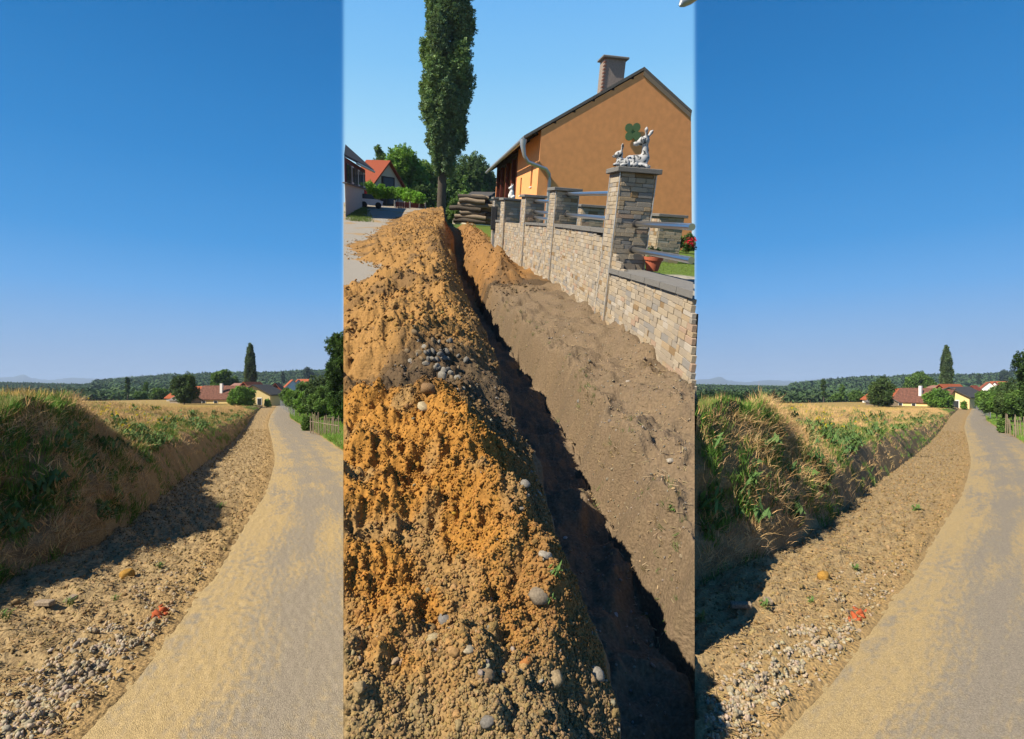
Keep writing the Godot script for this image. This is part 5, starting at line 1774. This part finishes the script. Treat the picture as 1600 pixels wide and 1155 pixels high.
# ------------------------------------------------------------------ small things of the plot
func plot_things() -> void:
	# flower pot behind the coping
	var p := m_z(1019.0, 421.0, 9.1)
	var t := thing("flower_pot", "terracotta flower pot with a leafy plant behind the tallest pillar", "flower pot", mt(Vector3(p.x, -0.76, p.z)))
	var s := Shape.new()
	s.tube([Vector3(0, 0, 0), Vector3(0, 0.17, 0), Vector3(0, 0.172, 0), Vector3(0, 0.22, 0)], [0.095, 0.135, 0.15, 0.155], 20)
	part("pot", s.done(), M.terracotta, t)
	var blobs := []
	for k in 5:
		blobs.append([Vector3(cos(k * 2.4) * 0.07, 0.26 + 0.015 * k, sin(k * 2.4) * 0.07), Vector3(0.07, 0.05, 0.07)])
	crown_mesh(t, blobs, 60, M.clump, 0.03, Color(0.08, 0.16, 0.04), M.leaf, "plant")
	# flowers against the barn
	for k in [[1052.0, 388.0, 0.8, Color(0.08, 0.17, 0.04), "leafy green plant against the orange wall beside the garden pillar"], [1074.0, 390.0, 0.75, Color(0.05, 0.1, 0.035), "dark green leafy plant in front of the orange wall at its right end"]]:
		p = m_z(k[0], k[1], 25.0)
		p.y = plot_y(p.x, 25.0)
		bush(k[4], mt(p), k[2] * 1.2, k[2], k[3], 260, 0.08, "garden_plant", "plant")
	p = m_z(1080.0, 383.0, 24.6)
	t = thing("red_flowers", "red flowers among leaves at the right end of the orange wall", "flowers", mt(Vector3(edge(1078.0, -0.6, 24.6), plot_y(3.0, 24.6), -24.6)))
	crown_mesh(t, [[Vector3(0, 0.35, 0), Vector3(0.3, 0.3, 0.25)]], 60, M.clump, 0.07, Color(0.07, 0.14, 0.04), M.leaf, "leaves")
	crown_mesh(t, [[Vector3(0.05, 0.5, 0.1), Vector3(0.25, 0.22, 0.2)]], 40, M.clump, 0.05, Color(0.55, 0.03, 0.05), M.leaf, "blossom")
	# split slabs of timber in a pile
	var at0 := m_z(748.0, 344.0, 46.0)
	var first: MeshInstance3D = null
	for row in 7:
		for k in 3 - int(row > 4):
			var l := rnd(1.6, 2.6)
			var q := Shape.new()
			q.tube([Vector3(-l / 2, 0, 0), Vector3(-l * 0.2, rnd(0.02, 0.09), rnd(-0.1, 0.1)), Vector3(l * 0.2, rnd(-0.02, 0.06), rnd(-0.1, 0.1)), Vector3(l / 2, 0, 0)], [rnd(0.12, 0.2), rnd(0.15, 0.22), rnd(0.15, 0.22), rnd(0.1, 0.2)], 9)
			single("timber_log", "barked log in the timber pile beside the barn porch", "log", q.done(), M.wood if (row + k) % 3 else M.bark, mt(at0 + Vector3(rnd(-0.35, 0.35) - 0.75 + k * 0.9 - row * 0.02, row * 0.31 - 0.15, -k * 0.3 + rnd(-0.1, 0.1)), rnd(-0.12, 0.12)), "logs piled beside the barn porch")
	p = m_z(760.0, 330.0, 60.0)
	gable_house("small dark roofed shed behind the timber pile", mt(Vector3(p.x + 0.8, -2.0, -62.0), 0.6), 5.0, 5.0, 2.2, 1.5, M.grey_wall, M.tile_grey, {"over": 0.3}, "shed")
	# grey house at the left boundary: a wedge of it stands in the plot
	t = thing("grey_house", "grey brown house with a band of tall windows at the left edge of the drive", "house", mt(Vector3.ZERO))
	var near := Vector3(max(edge(537.6, -1.5, 38.0), edge(537.6, 2.9, 38.0)), -1.3, -38.0)
	var far := m_z(571.0, 300.0, 52.0)
	far.y = -0.8
	var farl := Vector3(max(edge(537.6, -1.5, 52.0), edge(537.6, 2.9, 52.0)), -0.8, -52.0)
	var up := func(pt: Vector3, y: float) -> Vector3:
		return Vector3(pt.x, y, pt.z)
	s = Shape.new()
	s.prism([up.call(near, -1.5), up.call(far, -1.5), up.call(farl, -1.5)], Vector3(0, 2.6, 0))
	part("lower_wall", s.done(), M.grey_wall, t)
	s = Shape.new()
	s.prism([up.call(near, 1.1), up.call(far, 1.1), up.call(farl, 1.1)], Vector3(0, 1.6, 0))
	part("upper_wall", s.done(), M.red_wood, t)
	var along := (up.call(far, 0.0) - up.call(near, 0.0)) as Vector3
	var yaw := atan2(-along.z, along.x)
	for k in 9:
		var f := 0.1 + k * 0.1
		var pt: Vector3 = up.call(near, 1.78) + along * f
		var w := part("window", box_mesh(Vector3(1.15, 1.2, 0.12), 0.02), M.white if k % 3 == 2 else M.dark, t, Transform3D(Basis(Vector3.UP, yaw), pt))
		part("pane", box_mesh(Vector3(0.95, 1.0, 0.03)), M.glass, w, at(Vector3(0, 0, 0.06)))
	part("sill", box_mesh(Vector3(along.length(), 0.08, 0.3), 0.01), M.cap, t, Transform3D(Basis(Vector3.UP, yaw), (up.call(near, 1.1) as Vector3) + along * 0.5))
	s = Shape.new()
	var outv := Vector3(along.z, 0, -along.x).normalized() * -0.7
	var r0: Vector3 = up.call(near, 2.7)
	var r1: Vector3 = (up.call(far, 2.65) as Vector3) + along.normalized() * 0.5
	var eL: float = max(edge(537.6, 4.8, 52.5), edge(537.6, 2.9, 52.0))
	s.prism([r0, r1 + outv, Vector3(eL, 4.6, -52.5)], Vector3(0, 0.16, 0))
	part("roof", s.done(), M.tile_grey, t)
	s = Shape.new()
	s.tube([r0.lerp(r1 + outv, 0.35) + Vector3(0.02, -0.02, 0), r1 + outv + Vector3(0.05, -0.02, 0)], [0.09, 0.09], 8)
	part("gutter", s.done(), M.zinc, t)
	# house with the red roof
	p = m_z(606.0, 300.0, 62.0)
	gable_house("house with a broad red tiled roof and dark timber gable behind the vines", mt(Vector3(p.x, -0.4, -62.0), 1.15), 5.6, 2.5, 2.0, 2.5, M.grey_wall, M.tile_red, {"over": 0.35, "windows": [[0, 2.5, 0.03, 2.2, 1.2, 0, M.dark_wood], [0, 1.0, 0.03, 2.6, 1.6, 0, M.dark_wood]]})
	# low things by the drive
	p = m_z(567.0, 306.0, 51.0)
	t = thing("red_post", "small red post beside the corner of the grey house", "post", mt(Vector3(p.x + 0.15, -0.6, -51.0)))
	s = Shape.new()
	s.tube([Vector3.ZERO, Vector3(0, 1.05, 0), Vector3(0, 1.1, 0), Vector3(0, 1.45, 0), Vector3(0, 1.6, 0)], [0.12, 0.12, 0.2, 0.22, 0.06], 12)
	part("pillar", s.done(), M.red, t)
	p = m_z(580.0, 318.0, 50.0)
	t = thing("parked_car", "small pale parked car under the vines at the end of the drive", "car", mt(Vector3(p.x, plot_y(p.x, 50.0), -50.0), 0.25))
	s = Shape.new()
	s.prism([Vector3(-0.95, 0.25, 0.8), Vector3(0.95, 0.25, 0.8), Vector3(0.98, 0.62, 0.8), Vector3(0.55, 0.72, 0.8), Vector3(0.3, 0.74, 0.8), Vector3(-0.95, 0.74, 0.8)], Vector3(0, 0, -1.6))
	part("body", s.done(), M.paint, t)
	s = Shape.new()
	s.prism([Vector3(-0.95, 0.74, 0.7), Vector3(0.35, 0.74, 0.7), Vector3(0.05, 1.12, 0.62), Vector3(-0.85, 1.14, 0.62)], Vector3(0, 0, -1.35))
	part("cabin", s.done(), M.glass, t)
	for q in [[-0.6, 0.78], [0.6, 0.78], [-0.6, -0.78], [0.6, -0.78]]:
		s = Shape.new()
		s.tube([Vector3(q[0], 0.26, q[1] - 0.08), Vector3(q[0], 0.26, q[1] + 0.08)], [0.26, 0.26], 14)
		part("wheel", s.done(), M.rubber, t)
	for q in [0.55, -0.55]:
		part("headlight", box_mesh(Vector3(0.06, 0.12, 0.22), 0.02), M.white, t, at(Vector3(0.98, 0.58, q)))
	# red plank fence
	for k in 3:
		p = m_z([630.0, 645.0, 655.0][k], 322.0, 54.0 + k * 2.5)
		t = thing("plank_fence", ["nearest red brown plank fence panel under the vines", "middle red brown plank fence panel under the vines", "farthest red brown plank fence panel beside the heap"][k], "fence", mt(Vector3(p.x, -0.8, p.z), 0.3), "red plank fence panels by the drive")
		for i in 8:
			part("plank", box_mesh(Vector3(0.14, 1.0, 0.04), 0.008), M.red_wood, t, at(Vector3(-0.62 + i * 0.165, 0.5 + rnd(-0.02, 0.02), 0)))
		for i in 2:
			part("post", box_mesh(Vector3(0.12, 1.1, 0.12), 0.01), M.grey_wall, t, at(Vector3(-0.78 + i * 1.4, 0.55, -0.03)))
	# grape vine over the fence
	t = thing("grape_vine", "bright green grape vine running over the fence beside the drive", "vine", mt(Vector3.ZERO))
	var vb := []
	for k in 16:
		var f := k / 15.0
		var u := lerpf(568, 655, f)
		var q := m_z(u, lerpf(297, 308, f), 56.0 + 4.0 * sin(f * 3.0))
		vb.append([q + Vector3(0, rnd(-0.15, 0.2), 0), Vector3(0.62, 0.6 - 0.1 * f, 0.7)])
	s = Shape.new()
	for k in 6:
		var q: Vector3 = vb[k * 3][0]
		s.tube([q + Vector3(0, -1.7, 0), q + Vector3(0.1, -0.6, 0), q], [0.05, 0.04, 0.02], 6)
	part("stems", s.done(), M.bark, t)
	crown_mesh(t, vb, 2600, M.clump, 0.17, Color(0.16, 0.32, 0.04), M.leaf, "leaves")
	# trees behind
	var e := func(u: float, z: float, y: float) -> Transform3D:
		var q := m_z(u, 330.0, z)
		return mt(Vector3(q.x, y, q.z))
	poplar("very tall poplar rising beside the end of the spoil heap", e.call(689.0, 58.0, -1.9), 26.0, 5.9, 6.0, Color(0.16, 0.25, 0.12), 15000, 0.23, 0.48)
	var dark := Color(0.085, 0.145, 0.055)
	var mid := Color(0.11, 0.19, 0.055)
	var bright := Color(0.14, 0.26, 0.06)
	tree("broad green tree left of the great poplar behind the vines", "tree", e.call(628.0, 74.0, -1.5), 8.0, 6.6, 1.4, bright, 2600, 11, 0.3)
	tree("small pointed tree behind the ridge of the red roof", "tree", e.call(594.0, 90.0, 0.0), 9.0, 2.2, 2.0, mid, 500, 8, 0.25)
	tree("dark low tree between the vines and the poplar", "tree", e.call(660.0, 72.0, -2.0), 4.6, 3.6, 0.7, dark, 1200, 9, 0.22)
	tree("leafy tree between the broad tree and the poplar", "tree", e.call(664.0, 92.0, -3.0), 9.8, 7.0, 1.4, mid, 1800, 10, 0.36)
	tree("rounded tree directly right of the poplar trunk", "tree", e.call(706.0, 90.0, -4.0), 9.0, 6.0, 1.0, mid, 1500, 10, 0.34)
	tree("big dark rounded tree on the skyline right of the poplar", "tree", e.call(733.0, 108.0, -5.0), 14.2, 9.5, 2.0, dark, 2800, 12, 0.42)
	tree("dark tree on the skyline above the timber pile", "tree", e.call(757.0, 112.0, -6.0), 12.8, 8.5, 2.0, dark, 2200, 11, 0.42)
	tree("light green young tree right of the poplar before the wood", "tree", e.call(727.0, 70.0, -2.0), 3.8, 3.0, 0.5, bright, 900, 8, 0.2)
	tree("small green tree just left of the timber pile", "tree", e.call(712.0, 64.0, -2.0), 3.0, 2.2, 0.5, mid, 600, 8, 0.18)
	# the wooded slope behind them
	var tr := []
	var co := []
	for k in 420:
		var u := rnd(585, 775)
		var z := rnd(105, 150)
		var q := m_z(u, 330.0, z)
		q.y = rnd(-4.0, 2.0) * clamp_tab([[585, 0.4], [640, 0.7], [700, 1.1], [740, 1.3], [775, 1.0]], u) + (z - 105) * 0.03
		var c := rnd(1.6, 3.4)
		tr.append(Transform3D(Basis(Vector3.UP, rnd(0, TAU)) * Basis.from_scale(Vector3(c, c, c)), q))
		co.append(shade_of(Color(0.05, 0.1, 0.035), 0.3))
	copies("wooded_slope", M.crown, M.leaf, tr, co, self, "wooded slope behind the great poplar and the barn", "wood").transform = Transform3D(PLOT, Vector3.ZERO)
	# lawn strip by the grey house
	tr = []
	co = []
	for k in 1500:
		var z := rnd(35.0, 52.0)
		var x := edge(537.5, -1.2, z) + rnd(0.0, 0.02) * z + rnd(0, 1.2)
		var c := rnd(0.1, 0.22)
		tr.append(stand(Vector3(x, plot_y(x, z), -z), Vector3(c, c, c), 0.3))
		co.append(shade_of(Color(0.12, 0.18, 0.04), 0.3))
	copies("lawn_strip", M.tuft_g, M.blade, tr, co, self, "strip of grass at the foot of the grey house", "grass").transform = Transform3D(PLOT, Vector3.ZERO)
	# lawn grass behind the wall
	tr = []
	co = []
	for k in 2600:
		var z := rnd(11.0, 24.0)
		var x := wx(z) + rnd(0.8, 6.0)
		if x > edge(1084.0, -1.0, z):
			continue
		var c := rnd(0.03, 0.07)
		tr.append(stand(Vector3(x, plot_y(x, z), -z), Vector3(c, c, c), 0.3))
		co.append(shade_of(Color(0.16, 0.24, 0.04), 0.25))
	copies("lawn_grass", M.tuft_g, M.blade, tr, co, self, "short sunny lawn behind the steel rails", "grass").transform = Transform3D(PLOT, Vector3.ZERO)
	# the lamp that hangs into the picture at the top
	t = thing("hanging_lamp", "grey rounded lamp head hanging at the top edge above the barn", "lamp", mt(m_z(1074.0, 2.0, 14.0)))
	s = Shape.new()
	s.tube([Vector3(-0.15, -0.1, 0), Vector3(-0.1, -0.03, 0), Vector3(0.05, 0.05, 0), Vector3(0.3, 0.16, 0)], [0.03, 0.1, 0.11, 0.05], 14)
	part("head", s.done(), M.zinc, t)
	s = Shape.new()
	s.tube([Vector3(0.28, 0.15, 0), Vector3(0.3, 0.6, 0), Vector3(0.3, 1.6, 0)], [0.03, 0.02, 0.02], 8)
	part("hanger", s.done(), M.zinc, t)
	s = Shape.new()
	s.tube([Vector3(-8, 1.75, 0), Vector3(0.3, 1.6, 0), Vector3(8, 1.75, 0)], [0.012, 0.012, 0.012], 6)
	part("cable", s.done(), M.dark, t)

# ------------------------------------------------------------------ assembly
func sky_picture() -> Texture2D:
	# clear air: deep blue above the two level views, pale and hazy over the slope between them
	var w := 2048
	var h := 1024
	var im := Image.create(w, h, false, Image.FORMAT_RGBAF)
	var side := [[-90.0, Color(0.3, 0.36, 0.46)], [-0.3, Color(0.34, 0.485, 0.70)], [2.0, Color(0.32, 0.475, 0.72)], [5.0, Color(0.24, 0.45, 0.77)], [8.5, Color(0.14, 0.405, 0.81)], [13.0, Color(0.065, 0.325, 0.74)], [20.0, Color(0.032, 0.25, 0.63)], [28.0, Color(0.018, 0.195, 0.53)], [35.0, Color(0.012, 0.155, 0.45)], [50.0, Color(0.012, 0.12, 0.38)], [90.0, Color(0.01, 0.09, 0.3)]]
	var middle := [[-90.0, Color(0.3, 0.36, 0.46)], [-0.3, Color(0.6, 0.78, 0.9)], [15.0, Color(0.58, 0.81, 0.93)], [19.0, Color(0.52, 0.79, 0.95)], [25.0, Color(0.34, 0.67, 0.95)], [30.0, Color(0.23, 0.56, 0.93)], [35.0, Color(0.17, 0.48, 0.9)], [42.0, Color(0.1, 0.33, 0.7)], [55.0, Color(0.012, 0.12, 0.38)], [90.0, Color(0.01, 0.09, 0.3)]]
	var pick := func(t: Array, x: float) -> Color:
		for i in range(1, t.size()):
			if x <= t[i][0]:
				return t[i - 1][1].lerp(t[i][1], (x - t[i - 1][0]) / (t[i][0] - t[i - 1][0])) / 1.9
		return t[t.size() - 1][1] / 1.9
	var a0 := rad_to_deg(atan((536.6 - CX) / F))
	var a1 := rad_to_deg(atan((1085.4 - CX) / F))
	for y in h:
		var el := 90.0 - (y + 0.5) / h * 180.0
		var s: Color = pick.call(side, el)
		im.fill_rect(Rect2i(0, y, w, 1), s)
		var m: Color = pick.call(middle, el)
		for i in range(-160, 160):                     # column 0 looks straight ahead
			var x := posmod(i, w)
			var az := (i + 0.5) / w * 360.0
			var k := sm(a0 - 0.2, a0 + 0.2, az) * (1.0 - sm(a1 - 0.2, a1 + 0.2, az))
			im.set_pixel(x, y, s.lerp(m, k))
	return ImageTexture.create_from_image(im)

func _ready() -> void:
	# camera: level, the horizon just below the middle of the frame
	var cam := Camera3D.new()
	cam.name = "camera"
	cam.projection = Camera3D.PROJECTION_FRUSTUM
	cam.near = 0.05
	cam.far = 30000.0
	cam.size = 0.05 * 1155.0 / F
	cam.frustum_offset = Vector2(0.0, 0.05 * (HV - 577.5) / F)
	add_child(cam)
	# sky and exposure
	var env := Environment.new()
	env.background_mode = Environment.BG_SKY
	var sky := Sky.new()
	var pano := PanoramaSkyMaterial.new()
	pano.panorama = sky_picture()
	sky.sky_material = pano
	env.sky = sky
	env.tonemap_mode = Environment.TONE_MAPPER_LINEAR
	env.tonemap_exposure = 1.9
	env.sdfgi_enabled = true
	env.ssao_enabled = true
	env.ssil_enabled = true
	env.fog_enabled = true
	env.fog_density = 0.00015
	env.fog_light_color = Color(0.72, 0.82, 0.95)
	var we := WorldEnvironment.new()
	we.name = "environment"
	we.environment = env
	add_child(we)
	# sun: behind the left shoulder
	var sun := DirectionalLight3D.new()
	sun.name = "sun"
	sun.light_energy = 1.6
	sun.light_color = Color(1.0, 0.945, 0.85)
	sun.light_angular_distance = 0.5
	sun.shadow_enabled = true
	var az := deg_to_rad(-124.0)
	var el := deg_to_rad(43.0)
	var from := Vector3(sin(az) * cos(el), sin(el), -cos(az) * cos(el))
	sun.basis = Basis.looking_at(-from, Vector3.UP)
	add_child(sun)
	rng.seed = 20240
	PLOT = Basis(Vector3.BACK, deg_to_rad(-4.0)) * Basis(Vector3.RIGHT, deg_to_rad(17.4))
	n1.seed = 1; n1.frequency = 1.0; n1.fractal_octaves = 2
	n2.seed = 2; n2.frequency = 1.0; n2.fractal_octaves = 2
	n3.seed = 3; n3.frequency = 1.0; n3.fractal_octaves = 1
	materials()
	M.tuft_g = tuft(11, 0.9, 0.022, 0.5, 1)
	M.tuft_s = tuft(12, 1.2, 0.012, 0.9, 2)
	M.tuft_w = tuft(10, 0.9, 0.014, 0.3, 3)
	M.weed = leaf_clump(26, 0.26, 4, 1.9)
	M.clump = leaf_clump(26, 0.34, 5)
	M.crown = leaf_clump(150, 0.26, 6)
	M.stalk = box_mesh(Vector3.ONE)
	M.clod = [pebble(1, 0.5, 0.85), pebble(2, 0.55, 0.8), pebble(3, 0.6, 0.8)]
	M.stone = [pebble(11, 0.16, 0.75, true), pebble(12, 0.3, 0.8), pebble(13, 0.12, 0.7, true)]
	M.block = []
	for k in 4:
		M.block.append(box_mesh(Vector3.ONE, [0.03, 0.05, 0.02, 0.06][k]))
	M.pebble_ochre = mat(lin(0.48, 0.27, 0.06), 0.9, M.pebble.albedo_texture, 6.0)
	M.pebble_pale = mat(lin(0.3, 0.28, 0.24), 0.8, M.pebble.albedo_texture, 7.0)
	M.pebble_grey = mat(lin(0.2, 0.19, 0.17), 0.8, M.pebble.albedo_texture, 7.0)
	M.pebble_tan = mat(lin(0.27, 0.2, 0.12), 0.8, M.pebble.albedo_texture, 7.0)
	M.leaf_green = leafy(lin(0.07, 0.14, 0.035), false)
	M.blade_green = leafy(lin(0.09, 0.15, 0.04), false)
	# the wide land under everything
	var s := PackedVector3Array()
	var c := PackedColorArray()
	for d in [-60.0, 0.0, 60.0, 200.0, 700.0, 3000.0, 9000.0]:
		for x in [-9000.0, -2500.0, -600.0, -150.0, -40.0, 0.0, 40.0, 150.0, 600.0, 2500.0, 9000.0]:
			s.append(Vector3(x, -9.0, -d))
			c.append(Color(0.1, 0.13, 0.05))
	struct("valley_ground", sheet(s, c, 7, 11), M.ground)
	for side in 2:
		du = 1088.0 * side
		dv = 3.5 * side
		hand = ["left hand", "right hand"][side]
		road_ground()
		hills()
		village()
		road_plants()
		litter()
	du = 0.0
	dv = 0.0
	plot_ground()
	garden_wall()
	barn()
	figures()
	plot_things()
	plot_clutter()
